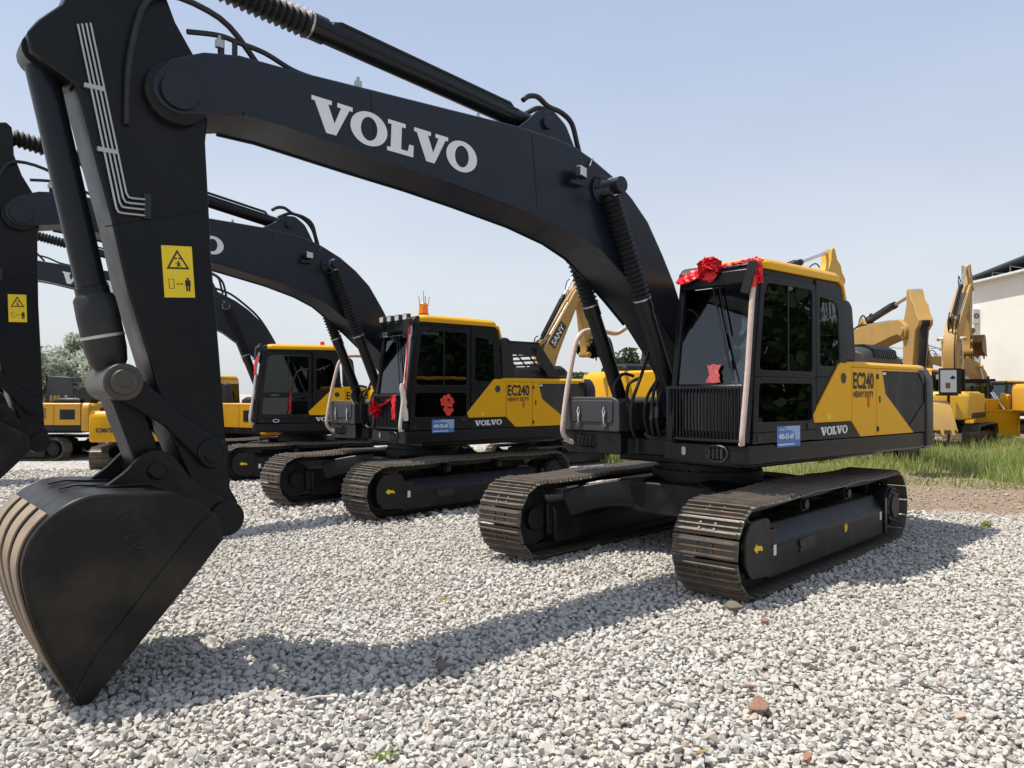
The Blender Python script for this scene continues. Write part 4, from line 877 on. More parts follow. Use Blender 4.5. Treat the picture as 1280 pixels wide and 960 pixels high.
def stones(zones, name):
    V = []; F = []; Q = []; off = 0
    for X, Y, Z, rad in zones:
        kind = rng.integers(0, len(VAR), X.size)
        for k, (bv, bf) in enumerate(VAR):
            s = np.where(kind == k)[0]; m = len(s)
            if not m: continue
            q = rng.normal(size=(m, 4)); q /= np.linalg.norm(q, axis=1)[:, None]; w, x, y, z = q.T
            Rm = np.stack([1-2*(y*y+z*z), 2*(x*y-z*w), 2*(x*z+y*w), 2*(x*y+z*w), 1-2*(x*x+z*z), 2*(y*z-x*w), 2*(x*z-y*w), 2*(y*z+x*w), 1-2*(x*x+y*y)], 1).reshape(m, 3, 3)
            vv = np.einsum('mij,vj->mvi', Rm, bv)*rad[s][:, None, None]; vv[:, :, 2] *= .86
            vv += np.stack([X[s], Y[s], Z[s]], 1)[:, None, :]
            V.append(vv.reshape(-1, 3)); nv = len(bv)
            F.append((bf[None] + (off + np.arange(m)*nv)[:, None, None]).reshape(-1, 3)); off += m*nv
            Q.append(np.repeat(rng.random(m), nv))
    return np_mesh(name, np.vstack(V), np.vstack(F), 'gravel', np.concatenate(Q))
gr = stones([gravel_zone(2.4, 6.6, .041, .020, .033, 1.2), gravel_zone(2.4, 6.6, .17, .030, .043, 1.6), gravel_zone(6.6, 11.5, .047, .022, .036, 1.2), gravel_zone(11.5, 21, .085, .040, .060, 1.6)], 'gravel')
def rubble():
    n = 5200; X = rng.uniform(3.8, 16, n); Y = rng.uniform(11.4, 17.5, n); k = np.abs(X) < Y*.74+1.1; X, Y = X[k], Y[k]
    rad = np.exp(rng.normal(0, .35, X.size))*.02; return X, Y, gz(X, Y)+rad*.1-.004, rad
rb = stones([rubble()], 'rubble'); rb.data.materials[0] = M['rubble']; tag(rb, 'small brown stones scattered over the dirt track at the right', 'rubble', kind='stuff')
tag(gr, 'pale grey crushed stone gravel covering the yard', 'gravel', kind='stuff')

def grass_patch(n, fx, hmin, hmax, name, label):
    P = []
    while len(P) < n:
        x, y = fx(); P.append((x, y))
    P = np.array(P); Z = gz(P[:,0], P[:,1]) - .02
    a = rng.uniform(0, 2*math.pi, n); h = rng.uniform(hmin, hmax, n)*(.55+.9*rng.random(n)); w = rng.uniform(.006, .016, n)
    lean = rng.normal(0, .22, (n, 2))*h[:, None]
    dx, dy = np.cos(a)*w, np.sin(a)*w
    b = np.c_[P, Z]
    v = np.stack([b + np.c_[-dx,-dy,0*dx], b + np.c_[dx,dy,0*dx], b + np.c_[lean[:,0]*.4+dx*.8, lean[:,1]*.4+dy*.8, h*.6], b + np.c_[lean[:,0]*.4-dx*.8, lean[:,1]*.4-dy*.8, h*.6],
                  b + np.c_[lean[:,0]+dx*.1, lean[:,1]+dy*.1, h], b + np.c_[lean[:,0]-dx*.1, lean[:,1]-dy*.1, h]], 1)
    f = np.array([[0,1,2,3],[3,2,4,5]])
    F = (f[None] + (np.arange(n)*6)[:, None, None]).reshape(-1, 4)
    o = np_mesh(name, v.reshape(-1, 3), F, 'grass', np.repeat(rng.random(n), 6)); tag(o, label, 'grass', kind='stuff'); return o
clump = rng.uniform(0, 1, (90, 2))
def verge():
    while True:
        c = clump[rng.integers(0, 90)]; x = 4.2 + 24*c[0] + rng.normal(0, .55); y = 15.8 + 15*c[1]**1.4 + rng.normal(0, .5)
        edge = 15.6 + .9*math.sin(x*.9) + (2.2 if 8.6 < x < 10.4 else 0)
        if y > edge and x > 3.4: return x, y
grass_patch(38000, verge, .14, .40, 'grass', 'uneven tall green grass growing beyond the dirt track at the right')
def short_turf():
    while True:
        x = 3.6 + 24*rng.random(); y = 15.2 + 18*rng.random()**1.3
        if y > 15.4 + .8*math.sin(x*1.1) + .6*rng.random(): return x, y
grass_patch(26000, short_turf, .05, .16, 'turf', 'short thin turf between the tall grass and the dirt track')
def mid_strip():
    return rng.normal(3.0, 2.2), rng.uniform(22.5, 26)
grass_patch(5000, mid_strip, .15, .45, 'weed_strip', 'strip of weeds on the far side of the gravel behind the nearest excavator')

# odd pieces lying in the gravel
def lump(x, y, r, name, mat, label, cat, sz=(1,.8,.6)):
    bv, bf = VAR[int(x*7+y*3) % 14]
    m = MB(); m.add([(a*r*sz[0], b*r*sz[1], c*r*sz[2]) for a, b, c in bv], [tuple(int(i) for i in f) for f in bf]); o = m.build(name, mat, bevel=r*.12, smooth=0)
    o.location = (x, y, float(gz(x, y)) + r*sz[2]*.6 + .034); o.rotation_euler = (.1, .1, x*3); tag(o, label, cat); return o
M['brickred'] = paint('brick_fragment', (.30, .15, .095), .9, (.36, .27, .2), .7, 18, bump=.5)
M['soil'] = paint('soil_clod', (.17, .14, .105), .95, (.1, .08, .06), .5, 20, bump=.6)
px2g = lambda px, py: ((px-640)/962.3*(1.896*962.3/(py-491.5)), 1.896*962.3/(py-491.5))
lump(*px2g(946, 893), .10, 'brick_fragment', 'brickred', 'largest reddish brick fragment lying in the front gravel at the right', 'brick fragment')
lump(*px2g(939, 868), .052, 'brick_fragment', 'brickred', 'small dark red brick chip just behind the largest fragment', 'brick fragment')
lump(*px2g(955, 782), .05, 'brick_fragment', 'brickred', 'small reddish stone in the gravel near the front of the nearest track', 'brick fragment')
lump(*px2g(1005, 957), .055, 'brick_fragment', 'brickred', 'reddish stone at the bottom edge of the gravel', 'brick fragment')
lump(*px2g(917, 767), .105, 'soil_clod', 'soil', 'brown clod of earth in front of the nearest track', 'clod')
lump(*px2g(552, 840), .075, 'soil_clod', 'soil', 'dark clod of earth lying in the boom shadow', 'clod')
def leaf_bit(px, py, label):
    x, y = px2g(px, py); m = MB(); L = .045
    m.add([(-L,0,0),(-L*.3,-L*.4,.012),(L*.6,-L*.3,.008),(L,0,.02),(L*.5,L*.35,.014),(-L*.4,L*.4,.006)], [(0,1,2,3,4,5)]); o = m.build('fallen_leaf', 'dry', smooth=0)
    o.data.attributes.new('rnd', 'FLOAT', 'POINT'); o.location = (x, y, float(gz(x,y))+.05); o.rotation_euler = (.3, .2, px); sol = o.modifiers.new('thickness', 'SOLIDIFY'); sol.thickness = .002
    tag(o, label, 'leaf')
leaf_bit(877, 951, 'yellow dry leaf on the gravel at the bottom of the picture')
leaf_bit(553, 754, 'yellow dry leaf on the sunlit gravel between the machines')
m = MB(); m.tube([(-.12,0,0),(0,.008,.006),(.12,-.01,0)], [.006,.007,.005], 6); o = m.build('wooden_stick', 'foamwhite'); x, y = px2g(398, 882); o.location = (x, y, .055); o.rotation_euler = (0, 0, .35); tag(o, 'short pale stick lying on the gravel at the edge of the boom shadow', 'stick')
def weed(px, py, h, n, label):
    x, y = px2g(px, py); mb = MB(); rr = []
    for k in range(n):
        a = random.uniform(0, 6.283); l_ = random.uniform(.3, 1)*h; d = Vector((math.cos(a), math.sin(a), 0)); s = Vector((-d.y, d.x, 0))*.012
        b = Vector((random.gauss(0, .03), random.gauss(0, .03), 0)); mid_ = b + d*l_*.35 + Vector((0,0,l_*.6)); tp = b + d*l_*.8 + Vector((0,0,l_*.75))
        mb.add([b-s*.5, b+s*.5, mid_+s, tp, mid_-s], [(0,1,2,3,4)])
    o = mb.build('weed', 'grass', smooth=0); at = o.data.attributes.new('rnd', 'FLOAT', 'POINT'); at.data.foreach_set('value', [random.random()*.6 for _ in o.data.vertices])
    o.location = (x, y, float(gz(x, y))+.01); tag(o, label, 'weed')
weed(1232, 660, .16, 40, 'low green weed at the gravel edge right of the nearest track')
weed(482, 948, .06, 16, 'tiny green weed in the gravel at the bottom of the picture')
weed(760, 568, .5, 60, 'green weed beyond the far track of the nearest excavator')

# ================================================================== ribbons, beacon, decals
def place(o, root):            # put a world object where a point of the machine is
    o.matrix_world = root.matrix_basis @ o.matrix_world
def rosette(mb, c, r, n, seed):
    rd = random.Random(seed); c = Vector(c)
    for k in range(n):
        d = Vector((rd.gauss(0,1), rd.gauss(0,1), rd.gauss(0,1))).normalized(); t = d.orthogonal().normalized(); t = Matrix.Rotation(rd.uniform(0, 6.28), 3, d) @ t; b = d.cross(t)
        w = r*rd.uniform(.45, .75); p = c + d*r*rd.uniform(.35, .6)
        rows = []
        for u in (0, .5, 1):
            rows.append([p + d*(r*.55*u) + t*(w*s) + b*(w*.5*(math.sin(s*2.5+u*2)) + w*.35*u) + d*(-abs(s)*r*.25*u) for s in (-1, -.5, 0, .5, 1)])
        v = [q for row in rows for q in row]; mb.add(v, [(i*5+j, i*5+j+1, (i+1)*5+j+1, (i+1)*5+j) for i in range(2) for j in range(4)])
def ribbon(mb, pts, w, up=(0,0,1), crumple=.02, seed=1):
    rd = random.Random(seed); P = smooth_path(pts, 6); secs = []
    for i, p in enumerate(P):
        t = (P[min(i+1,len(P)-1)]-P[max(i-1,0)]).normalized(); s = t.cross(Vector(up)).normalized(); n = s.cross(t)
        k = crumple
        secs.append([p + s*(w*q) + n*(rd.uniform(-k, k) + .5*k*math.sin(q*6+i)) for q in (-1,-.6,-.2,.2,.6,1)])
    mb.loft(secs, cap=False, close=False)
def bow(root, label, rc, rr, ribbons, seed):
    e = empty('red_bow', root.matrix_basis @ Vector(rc), root.rotation_euler.z, label, 'ribbon bow')
    m = MB(); rosette(m, (0,0,0), rr, 46, seed); m.build('rosette', 'red', e, smooth=60)
    for i, (pts, w, up) in enumerate(ribbons):
        m = MB(); ribbon(m, [Vector(p)-Vector(rc) for p in pts], w, up, .016, seed+i); o = m.build('ribbon', 'red', e, smooth=60); s = o.modifiers.new('thickness', 'SOLIDIFY'); s.thickness = .004
    return e
rootN, rootM, rootF = near[0], mid[0], far[0]
bow(rootN, 'red satin rosette with ribbon tied across the cab roof of the nearest excavator', (1.16,.86,3.20), .125,
    [([(1.15,.84,3.20),(1.18,.70,3.16),(1.18,.58,3.13),(1.14,.47,3.14),(1.02,.38,3.19)], .060, (.9,0,.3)), ([(1.14,.92,3.23),(1.13,1.05,3.225),(1.13,1.20,3.23),(1.12,1.36,3.25),(1.04,1.41,3.23)], .024, (.6,0,.8)), ([(1.12,1.36,3.25),(1.15,1.42,3.18),(1.14,1.43,3.05)], .04, (1,.3,0)),
     ([(1.09,1.40,3.22),(1.12,1.43,3.12),(1.12,1.43,3.0)], .03, (1,.3,0))], 3)
bow(rootM, 'crumpled red cloth flower tied to the front grille of the second excavator', (1.36,.62,1.72), .115,
    [([(1.33,.46,1.92),(1.35,.52,1.84),(1.36,.58,1.76)], .035, (1,0,0)), ([(1.35,.72,1.78),(1.35,.92,1.84),(1.35,1.12,1.93)], .02, (1,0,0)), ([(1.35,1.16,1.96),(1.37,1.18,1.75),(1.36,1.17,1.56)], .055, (1,0,0))], 11)
def red_strip(root, pts, w, label, mat='red'):
    m = MB(); p0 = Vector(pts[0]); ribbon(m, [Vector(p)-p0 for p in pts], w, (1,.3,0), .008, 5); o = m.build('red_ribbon', mat, None, smooth=60); s = o.modifiers.new('thickness', 'SOLIDIFY'); s.thickness = .006
    o.location = root.matrix_basis @ p0; o.rotation_euler = (0,0,root.rotation_euler.z); tag(o, label, 'ribbon')
red_strip(rootM, [(1.24,1.44,3.08),(1.27,1.45,2.9),(1.30,1.45,2.4),(1.33,1.45,2.05)], .013, 'long red ribbon hanging down the cab handrail of the second excavator')
red_strip(rootF, [(1.22,1.44,3.0),(1.27,1.45,2.8),(1.27,1.45,2.55)], .07, 'red cloth strip tied to the front cab post of the third excavator')
red_strip(rootF, [(.45,1.42,2.12),(.45,1.425,1.9),(.47,1.425,1.62)], .05, 'red paper strip hanging on the cab door of the third excavator')

# beacon and lamps on the second machine, white wraps
m = MB(); m.tube([(0,0,0),(0,0,.05),(0,0,.06)], [.10,.10,.075], 18); bz = m.build('beacon_base', 'print', rootM, loc=(.55,.85,3.305))
m = MB(); m.tube([(0,0,.06),(0,0,.22),(0,0,.25)], [.085,.075,.05], 18); m.build('beacon', 'orange', bz)
m = MB()
for k in range(5): a = k*1.256; m.tube([(.08*math.cos(a),.08*math.sin(a),.2),(.10*math.cos(a),.10*math.sin(a),.36)], .006, 5)
m.tube([(0,0,.25),(0,0,.46)], .006, 5); m.build('bird_spike', 'pipe', bz)
m = MB(); m.tube([(0,0,0),(0,0,.10)], [.06,.05], 14); m.build('beacon', 'redsticker', rootF, loc=(-.35,1.0,3.30))
for r_ in (rootM, rootF):
    m = MB(); m.tube([(1.12,.40,3.17),(1.12,1.40,3.17)], .02, 8); lb = m.build('lamp_bar', 'black', r_)
    for k in range(4):
        m = MB(); y = .50+k*.24; m.box(1.10,1.18,y-.07,y+.07,3.19,3.30); o = m.build('roof_lamp', 'greyplastic', lb, bevel=.012)
        m2 = MB(); m2.box(1.181,1.184,y-.055,y+.055,3.205,3.285); m2.build('lamp_lens', 'lampglass', lb)
    m = MB(); m.prism(rpoly([(1.14,3.0),(1.30,2.92),(1.31,2.94),(1.14,3.03)], .01), .42, 1.38); m.build('rain_visor', 'glassgreen', r_)
m = MB()
for k in range(9): pass
P = [(1.345-.01*i, 1.392, 2.15-.075*i) for i in range(9)]; m.tube(P, [.03+.022*abs(math.sin(i*1.9)) for i in range(9)], 8); m.build('rail_wrap', 'foamwhite', rootM)
# raised hood guard of the second machine
m = MB(); Dv = Vector((-.72,0,-.30)).normalized()
A = [(-.95,2.95),(-1.75,2.95),(-2.35,2.28),(-2.25,2.28),(-1.70,2.85),(-.95,2.85)]; m.prism(A, 1.28, 1.32); m.prism(A, .2, .24)
m.prism([(-1.45,2.93),(-1.75,2.94),(-2.34,2.29),(-2.02,2.29)], 1.285, 1.315); m.prism([(-.95,2.70),(-.95,2.93),(-1.74,2.93),(-1.70,2.70)], 1.285, 1.315); m.box(-1.75,-.95,.2,1.32,2.90,2.95); hg = m.build('hood_guard', 'black', rootM, bevel=.01)
for k in range(8):
    m = MB(); u = k/7; x = -1.72-.58*u; z = 2.88-.58*u; m.obox((x,.76,z), (Vector((1,0,0)),Vector((0,1,0)),Vector((0,0,1))), (.02,.52,.02)); m.build('guard_slat', 'black', hg)
for k in range(4):
    m = MB(); y = .30+k*.31; m.tube([(-1.70,y,2.88),(-2.3,y,2.29)], .016, 6); m.build('guard_bar', 'black', hg)
# red paper cut on the second machine's door; small red bow print inside the nearest windscreen; grey panel shaped and coloured as the sky's reflection
def disc(mb, x, z, r, y, n=16): mb.prism([(x+r*math.cos(6.283*k/n), z+r*math.sin(6.283*k/n)) for k in range(n)], y, y+.003)
m = MB(); yy = 1.399
for i, (x, z, r) in enumerate(((.50,1.93,.075),(.41,1.97,.06),(.34,1.90,.06),(.56,1.83,.06),(.46,1.82,.085),(.36,1.80,.06),(.30,1.86,.04),(.50,1.71,.06),(.42,1.66,.09),(.33,1.70,.05),(.60,1.90,.04))): disc(m, .45+(x-.45)*.8, 1.78+(z-1.78)*.85, r*.72, yy+.0008*i)
m.build('paper_cut', 'redsticker', mid[3], smooth=0)
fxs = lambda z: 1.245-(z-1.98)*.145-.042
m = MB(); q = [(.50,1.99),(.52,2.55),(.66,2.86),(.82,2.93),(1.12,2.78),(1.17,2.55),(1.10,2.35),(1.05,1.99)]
m.add([(fxs(z), y, z) for y, z in q]+[(fxs(z)-.004, y, z) for y, z in q], [tuple(range(8)), tuple(range(15,7,-1))]+[(i,(i+1)%8,8+(i+1)%8,8+i) for i in range(8)]); m.build('painted_sky_reflection', 'skyreflect', near[1], smooth=0)
m = MB(); q = [(.87,2.01),(.885,2.05),(.91,2.08),(.895,2.115),(.885,2.15),(.865,2.19),(.90,2.185),(.95,2.20),(1.0,2.185),(1.04,2.195),(1.025,2.15),(1.01,2.12),(1.035,2.08),(1.03,2.05),(1.05,2.01),(.97,2.0)]
m.add([(fxs(z)+.0445, y, z) for y, z in q], [tuple(range(len(q)))]); m.build('paper_cut', 'redpale', near[1], smooth=0)
m = MB(); yy = 1.404; A = [(.78+.075*math.cos(6.283*k/20), 1.445+.045*math.sin(6.283*k/20)) for k in range(20)]; B = [(.78+.055*math.cos(6.283*k/20), 1.445+.033*math.sin(6.283*k/20)) for k in range(20)]
m.ring(A, B, yy, yy+.003); m.build('round_emblem', 'white', far[3], smooth=0)

# ================================================================== BACKGROUND MACHINES
GB = 'yellow machines parked in the back of the yard'
def bgx(label, loc, yaw, pose, **k):
    sp = dict(loc=loc, z=float(gz(*loc)), yaw=yaw, pose=pose, detail=0, boom_mat='yellow2', bucket_mat='yellow2', body_mat='yellow2', cw_mat='yellow2', dark_mat='frame', roof_mat='yellow2', cab_mat='frame', ram_mat='frame', label=label, group=GB, slew=k.pop('slew', 0))
    sp.update(k); return excavator('bg', sp)
e1 = bgx('ochre excavator behind the nearest one, boom level and stick hanging straight down', (10.25, 23.7), -95.8, (1, 2, 50), boom_mat='ochre', bucket_mat='ochre', scale=.85)
e2 = bgx('pale yellow excavator at the right with steep boom and brown bucket above its body', (17.3, 30.6), 50, (38, -33, 30), boom_mat='ochre', bucket_mat='brown', scale=.9)
e9 = bgx('small yellow excavator behind the second machine, stick folded down to a black bucket', (1.05, 22.5), 42, (55, -41, 25), boom_mat='ochre', bucket_mat='frame', scale=.65)
e10 = bgx('yellow excavator whose raised stick end shows above the nearest cab roof', (6.5, 26.4), 34, (13.0, -14, 20), body_mat='yellow', cw_mat='yellow', boom_mat='yellow2', scale=1.2)
e5 = bgx('amber excavator with raised black hood seen side-on at the far left', (-16.0, 25.5), 180, (-10, 0, 0), body_mat='yellow3', cw_mat='yellow3', boom_mat='yellow3', scale=.80)
e6 = bgx('bright yellow excavator whose rounded counterweight faces the camera at the left', (-10.7, 22.6), 106, (-4, 0, 0), body_mat='yellow', cw_mat='yellow', boom_mat='ochre', scale=.72)
e8 = bgx('amber excavator squeezed between the nearest stick and the farthest dark excavator', (-8.6, 23.9), 150, (-14, 10, 0), body_mat='yellow3', cw_mat='yellow3', boom_mat='frame', bucket_mat='frame', scale=.8)
e12 = bgx('pale yellow excavator farther back between the bulldozer and the cream building', (24.5, 39.0), 205, (4, -6, 10), boom_mat='ochre', bucket_mat='ochre', scale=.8)
e4 = bgx('amber excavator cut off by the right picture edge', (23.6, 30.0), 2, (0, 0, 0), body_mat='yellow3', cw_mat='yellow3', boom_mat='yellow3')
text_mesh('KOMATSU', 'counterweight_lettering', 'print', e6[0], (-3.345, 1.15, 1.50), (-.125,-.63,0), (0,0,1), .17, .66, .012, .03)
m = MB(); m.prism([(.34,1.44),(.10,1.44),(.06,1.64),(.20,1.70)], -3.475, -3.455, 'yz'); m.build('red_mark', 'redsticker', e6[0], smooth=0)
text_mesh('\u7ebf', 'panel_lettering', 'print', e5[0], (-1.22, 1.404, 1.66), (-1,0,0), (0,0,1), .44, .36, .004, .01)
for (r0, hx) in ((e5[0], -1.25),):
    m = MB(); m.prism([(hx,2.28),(hx-1.2,2.28),(hx-1.05,3.30),(hx-.12,3.36)], .90, .98); m.prism([(hx-.1,3.1),(hx-1.07,3.1),(hx-1.05,3.30),(hx-.12,3.36)], .2, .9)
    q = m.build('raised_hood', 'greyplastic', r0, bevel=.02)
    for k, c in enumerate((.20, .36, .50, .80)):
        m = MB(); m.box(hx-c-.11, hx-c, .982, .99, 2.36, 2.58); m.build('hood_opening', 'ochre' if k != 3 else 'foam', q)
    m = MB(); m.cyly(hx-1.62, 2.60, .3, 1.0, .36, 20); m.build('air_intake', 'black', r0, bevel=.03)
red = text_mesh('SANY', 'boom_plate_lettering', 'white', e9[0], *(lambda T: ((T((3.0,4.0))[0], YB-.290, T((3.0,4.0))[1]), Vector((T((4.0,3.97))[0]-T((3.0,4.0))[0], 0, T((4.0,3.97))[1]-T((3.0,4.0))[1])), Vector((-(T((4.0,3.97))[1]-T((3.0,4.0))[1]), 0, T((4.0,3.97))[0]-T((3.0,4.0))[0]))))(e9[5][0]), .28, 1.1, .004, .02)
m = MB(); m.prism([e9[5][0](p) for p in ((2.9,3.93),(4.2,3.9),(4.2,4.34),(2.9,4.37))], YB-.288, YB-.279); m.build('boom_plate', 'print', e9[0], smooth=0)

# board standing on the hood of the pale machine
bd = empty('notice_board', (15.55, 27.4, float(gz(15.55, 27.4))+2.0), R(-4), 'white notice board in a black frame standing behind the nearest counterweight', 'board')
m = MB(); m.box(-.30,.30,-.02,.02,0,.80); m.build('board_panel', 'white', bd, bevel=.01)
m = MB(); m.ring([(-.34,-.06),(.42,-.06),(.42,.86),(-.34,.86)], [(-.30,0),(.26,0),(.26,.80),(-.30,.80)], -.03, .035); m.build('board_frame', 'black', bd, bevel=.008)
m = MB(); m.prism([(.02,.50),(.14,.46),(.24,.53),(.12,.60)], -.024,-.0205); m.build('board_picture', 'print', bd, smooth=0)
m = MB(); m.box(-.12,.04,-.024,-.0205,.14,.34); m.build('board_picture', 'brown', bd, smooth=0)
m = MB(); m.box(-.3,.3,-.03,.35,-.12,-.06); m.box(-.04,.04,0,.06,-2.05,-.06); m.build('board_foot', 'black', bd)

# small bulldozer
dz = empty('bulldozer', (19.9, 33.0, float(gz(19.9, 33.0))), R(-96), 'yellow bulldozer with its flat blade towards the camera at the right', 'bulldozer')
m = MB(); m.loft([[(1.72,y,.22),(1.60,y,.75),(1.72,y,1.32),(1.64,y,1.32),(1.52,y,.75),(1.64,y,.22)] for y in (-.86,.86)]); bl = m.build('blade', 'yellow', dz, bevel=.015)
m = MB(); m.ring([(-.86,.24),(.86,.24),(.86,1.32),(-.86,1.32)], [(-.80,.34),(.80,.34),(.80,1.24),(-.80,1.24)], 1.715, 1.745, 'yz'); m.build('blade_rim', 'yellow3', bl, bevel=.008)
for sy in (-1, 1):
    m = MB(); m.tube([(1.55,sy*.62,.4),(.2,sy*.75,.5)], .09, 8); m.build('push_arm', 'yellow', dz)
    m = MB(); m.loft([[(1.45,sy*.55-.07,1.2),(1.45,sy*.55+.07,1.2),(1.55,sy*.55+.07,1.9),(1.55,sy*.55-.07,1.9)], [(1.1,sy*.45-.07,1.3),(1.1,sy*.45+.07,1.3),(1.2,sy*.45+.07,2.0),(1.2,sy*.45-.07,2.0)]]); m.build('lift_bracket', 'yellow', dz, bevel=.01)
    m = MB(); m.tube([(1.5,sy*.40,1.3),(.7,sy*.30,2.0)], .07, 10); m.build('lift_ram', 'chrome', dz)
    m = MB(); q = rpoly([(-1.3,.0),(1.1,.0),(1.35,.35),(1.1,.75),(-1.2,.85),(-1.5,.4)], .2); m.prism(q, sy*.72-.2, sy*.72+.2); m.build('crawler_track', 'shoe', dz, bevel=.02)
m = MB(); m.box(-.1,1.2,-.42,.42,.6,1.75); m.build('engine_hood', 'yellow', dz, bevel=.04)
m = MB(); m.box(-1.1,-.05,-.75,.75,.8,1.5); cb = m.build('operator_platform', 'yellow', dz, bevel=.03)
m = MB(); m.ring([(-.68,1.5),(.68,1.5),(.62,2.5),(-.62,2.5)], [(-.60,1.56),(.60,1.56),(.55,2.42),(-.55,2.42)], -.15, -.08, 'yz'); m.box(-1.1,-.02,-.80,.80,2.5,2.60)
for sy in (-1,1): m.box(-1.05,-.98,sy*.62-.03,sy*.62+.03,1.5,2.5)
m.build('cab_frame', 'frame', dz)
m = MB(); m.prism([(-.60,1.56),(.60,1.56),(.55,2.42),(-.55,2.42)], -.12, -.11, 'yz'); m.build('cab_glass', 'glassgreen', dz, smooth=0)
m = MB(); m.tube([(.6,.2,1.75),(.6,.2,2.7)], .05, 10); m.build('exhaust_pipe', 'black', dz)

# ================================================================== BUILDINGS
def house():
    D0, D1 = 70.0, 46.0; X0 = 42.0
    b = empty('factory_building', (X0, D0, -.27), 0, 'cream rendered building with a dark open-truss roof at the right', 'building')
    H = 12.0
    m = MB(); m.box(0, 26, D1-D0, 0, 0, H); m.build('wall', 'cream', b)
    m = MB(); m.box(-.78, 26, D1-D0-.6, .25, H, H+.2); m.build('eave_slab', 'whitewall', b, bevel=.03)
    zr = lambda y: H + .62 + .085*(12.0 - abs(y + 12.0))
    m = MB(); m.prism([(.4,zr(.4)-.1),(-12,zr(-12)-.1),(-25.3,zr(-25.3)-.1),(-25.3,zr(-25.3)+.06),(-12,zr(-12)+.06),(.4,zr(.4)+.06)], -.55, 26, 'yz'); m.build('roof', 'roofgrey', b)
    m = MB(); m.prism([(0,H+.2),(-24,H+.2),(-24,zr(-24)-.1),(-12,zr(-12)-.1),(0,zr(0)-.1)], 2.6, 2.8, 'yz'); m.build('gable_dark_back', 'roofgrey', b)  # dark back added, stands in for the shade inside the open gable
    for k in range(10):
        y = -.3 - k*2.4
        m = MB(); m.tube([(.1,y,H+.2),(.1,y,zr(y)-.1)], .055, 6); m.build('truss_post', 'pipe', b)
        m = MB(); m.tube([(.1,y,zr(y)-.12),(.1,y-2.4,H+.26)], .045, 6); m.build('truss_brace', 'pipe', b)
    for z in (H+.27,):
        m = MB(); m.tube([(.1,0,z),(.1,-24,z)], .05, 6); m.build('truss_chord', 'pipe', b)
    for z in (9.1, 5.6):
        m = MB(); m.box(-.62,-.02,-1.0,-.1,z-.65,z+.65); u = m.build('air_conditioner', 'whitewall', b, bevel=.03)
        m = MB(); m.ring(arc(-.32,z,.24,0,345,18), arc(-.32,z,.10,0,345,18), -1.03,-1.002); m.build('fan_grille', 'roofgrey', u)
    for k, y in enumerate((-8, -12, -16, -20)):
        for z in (2.0, 5.4, 8.8):
            m = MB(); m.box(-.04,.02,y-.8,y+.8,z,z+1.5); f = m.build('window_frame', 'whitewall', b)
            m = MB(); m.box(-.055,-.042,y-.7,y+.7,z+.08,z+1.42); m.build('window_pane', 'glass', f)
    return b
house()
def shed():
    s_ = empty('brick_shed', (34.2, 56.0, -.27), R(3), 'low brick shed with a grey tiled roof in front of the cream building', 'shed')
    m = MB(); m.box(-2.0,1.0,0,5,0,2.7); m.build('wall', 'brick', s_)
    m = MB(); m.loft([[(-2.3,-.5,2.55),(-2.3,2.5,3.5),(-2.3,5.5,2.55),(-2.3,5.5,2.7),(-2.3,2.5,3.65),(-2.3,-.5,2.7)], [(1.2,-.5,2.55),(1.2,2.5,3.5),(1.2,5.5,2.55),(1.2,5.5,2.7),(1.2,2.5,3.65),(1.2,-.5,2.7)]]); m.build('roof', 'roofgrey', s_)
shed()

# ================================================================== TREES
def tree(x, y, h, cw, label, group=None, mat='leaf', n=3200, leaf=.16, base=.22):
    z = float(gz(x, y)); t = empty('tree', (x, y, z), 0, label, 'tree', group)
    rd = np.random.default_rng(int(abs(x*13+y*7))); g = MB()
    g.tube([(0,0,-.1),(.05,.02,h*.3),(0,.05,h*.6),(.04,0,h*.9)], [.04*h*.5,.03*h*.5,.02*h*.5,.005*h], 8)
    cl = []
    for k in range(16):
        a = rd.uniform(0, 6.28); zz = h*(base + (1-base)*rd.beta(1.4, 1.5)); rr = cw*.5*(math.sin(math.pi*min(1, (zz/h-base)/(1-base)*.85+.12))**.7)*rd.uniform(.5, 1)
        c = np.array([math.cos(a)*rr, math.sin(a)*rr, zz]); cl.append(c); s0 = h*rd.uniform(.2, .5)
        g.tube([(0,0,min(s0, zz*.8)), tuple(c*.6+np.array([0,0,.25*zz])), tuple(c)], [.012*h,.007*h,.002*h], 5)
    g.build('trunk', 'bark', t)
    cl = np.array(cl); k = rd.integers(0, len(cl), n); sz = cw*.17*(.6+.8*rd.random(len(cl)))
    d = rd.normal(size=(n,3)); d /= np.linalg.norm(d, axis=1)[:,None]; P = cl[k] + d*(sz[k]*rd.random(n)**.45)[:,None]*np.array([1,1,1.25]); P[:,2] = np.minimum(P[:,2], h*1.02)
    nrm = rd.normal(size=(n,3)); u = np.cross(nrm, rd.normal(size=(n,3))); u /= np.linalg.norm(u, axis=1)[:,None]; w = np.cross(nrm, u); w /= np.linalg.norm(w, axis=1)[:,None]
    L = leaf*rd.uniform(.6, 1.3, n)[:,None]; V = np.stack([P-u*L, P-w*L*.5, P+u*L, P+w*L*.5], 1).reshape(-1,3); F = np.arange(n*4).reshape(-1,4)
    o = np_mesh('crown', V, F, mat, np.repeat(np.clip(rd.normal(.5,.3,n),0,1), 4)); o.parent = t; return t
GT = 'grey green trees beyond the yard at the left'
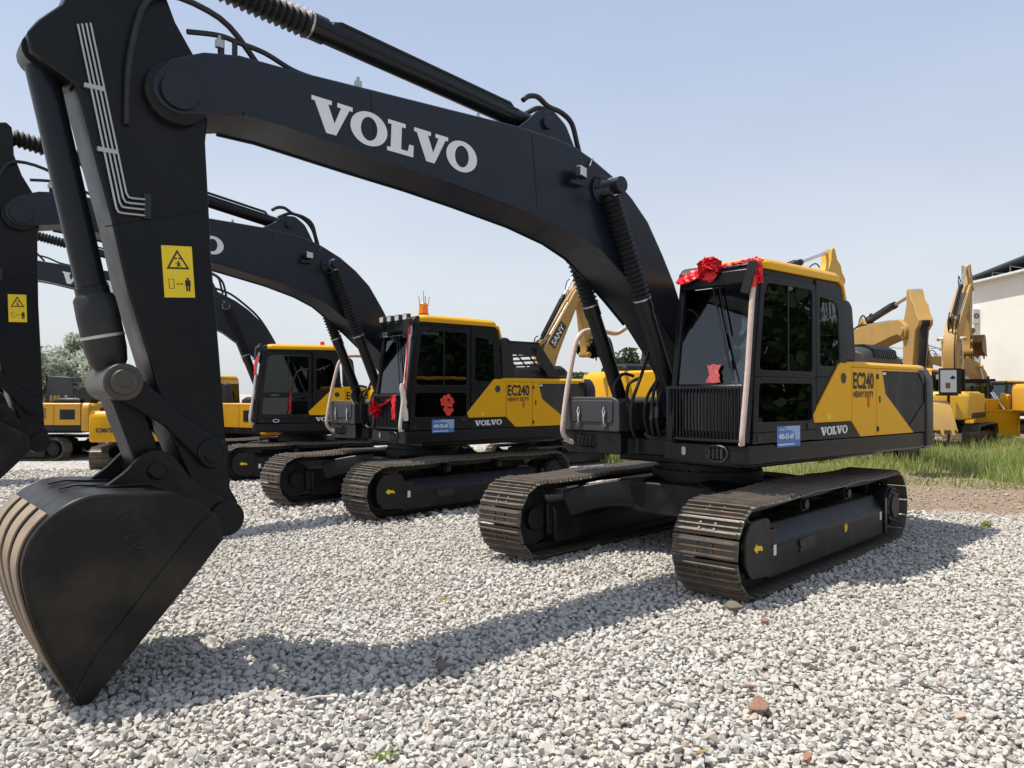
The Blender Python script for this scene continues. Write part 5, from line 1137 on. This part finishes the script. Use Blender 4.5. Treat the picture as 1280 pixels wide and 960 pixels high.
for px, D, h, cw, lab in ((58,48,5.3,3.4,'grey green tree beyond the yard, leftmost of the clump beside the second stick'),(80,50,6.0,3.8,'tallest grey green tree of the clump, above the raised black hood'),
        (104,52,6.0,3.8,'grey green tree in the middle of the clump left of the bucket ram'),(126,49,5.2,3.6,'darker grey green tree just left of the bucket ram gaiter')):
    tree((px-640)/962.3*D, D, h, cw, lab, GT, n=6500, base=.12)
tree((1214-640)/962.3*66, 66, 5.2, 2.4, 'dark green bushy tree at the foot of the cream building', None, 'leafdark')
tree((781-640)/962.3*80, 80, 6.6, 5.0, 'distant tree top showing between the ram and boom of the nearest excavator', None, 'leafdark', leaf=.25)
GD = 'low distant trees on the horizon'
for px, D, h, lab in ((1095,120,6.5,'low far tree on the horizon, left of the pair under the level ochre boom'),(1116,118,7.2,'low far tree on the horizon, right of the pair under the level ochre boom'),
        (702,110,4.2,'low far tree on the horizon just behind the hood of the second excavator'),(722,112,5.0,'low far tree on the horizon behind the black bucket of the small yellow excavator')):
    tree((px-640)/962.3*D, D, h, 7.0, lab, GD, 'leafdark', n=1600, leaf=.3)
# wood along the right side of the yard (seen mirrored in glass and paint)
def woodland():
    n = 26000; rd = np.random.default_rng(3)
    cx = rd.uniform(27, 42, 60); cy = rd.uniform(-34, 17, 60); k = rd.integers(0, 60, n)
    h = rd.uniform(5, 10, 60)[k]; zz = h*rd.random(n)**.8; rr = 2.6*np.sqrt(rd.random(n))*(1.05-.7*(zz/h)**2); a = rd.uniform(0, 6.283, n)
    P = np.c_[cx[k]+rr*np.cos(a), cy[k]+rr*np.sin(a), zz]
    nrm = rd.normal(size=(n,3)); u = np.cross(nrm, rd.normal(size=(n,3))); u /= np.linalg.norm(u, axis=1)[:,None]; w = np.cross(nrm, u); w /= np.linalg.norm(w, axis=1)[:,None]
    L = rd.uniform(.25,.5,n)[:,None]; V = np.stack([P-u*L, P-w*L*.5, P+u*L, P+w*L*.5], 1).reshape(-1,3)
    o = np_mesh('woodland', V, np.arange(n*4).reshape(-1,4), 'leafdark', np.repeat(rd.random(n), 4)); tag(o, 'dense dark green wood along the right side of the yard', 'wood', kind='stuff')
woodland()

for k, z in enumerate((6.9, 6.1)):
    m = MB(); a = Vector((24.0, 62.0, z)); b = Vector((42.0, 69.4, z-.5)); m.tube([a.lerp(b, t/14) - Vector((0,0,.9*4*(t/14)*(1-t/14))) for t in range(15)], .022, 5)
    o = m.build('utility_wire', 'print'); tag(o, ('upper' if k == 0 else 'lower') + ' black wire sagging towards the cream building', 'wire')
pl = empty('utility_pole', (24.0, 62.0, -.27), 0, 'concrete utility pole carrying two wires behind the nearest cab', 'pole')
m = MB(); m.tube([(0,0,0),(0,0,7.6)], [.17,.11], 12); m.build('pole_shaft', 'greyplastic', pl)
m = MB(); m.box(-.6,.6,-.05,.05,7.1,7.2); m.build('crossarm', 'greyplastic', pl)
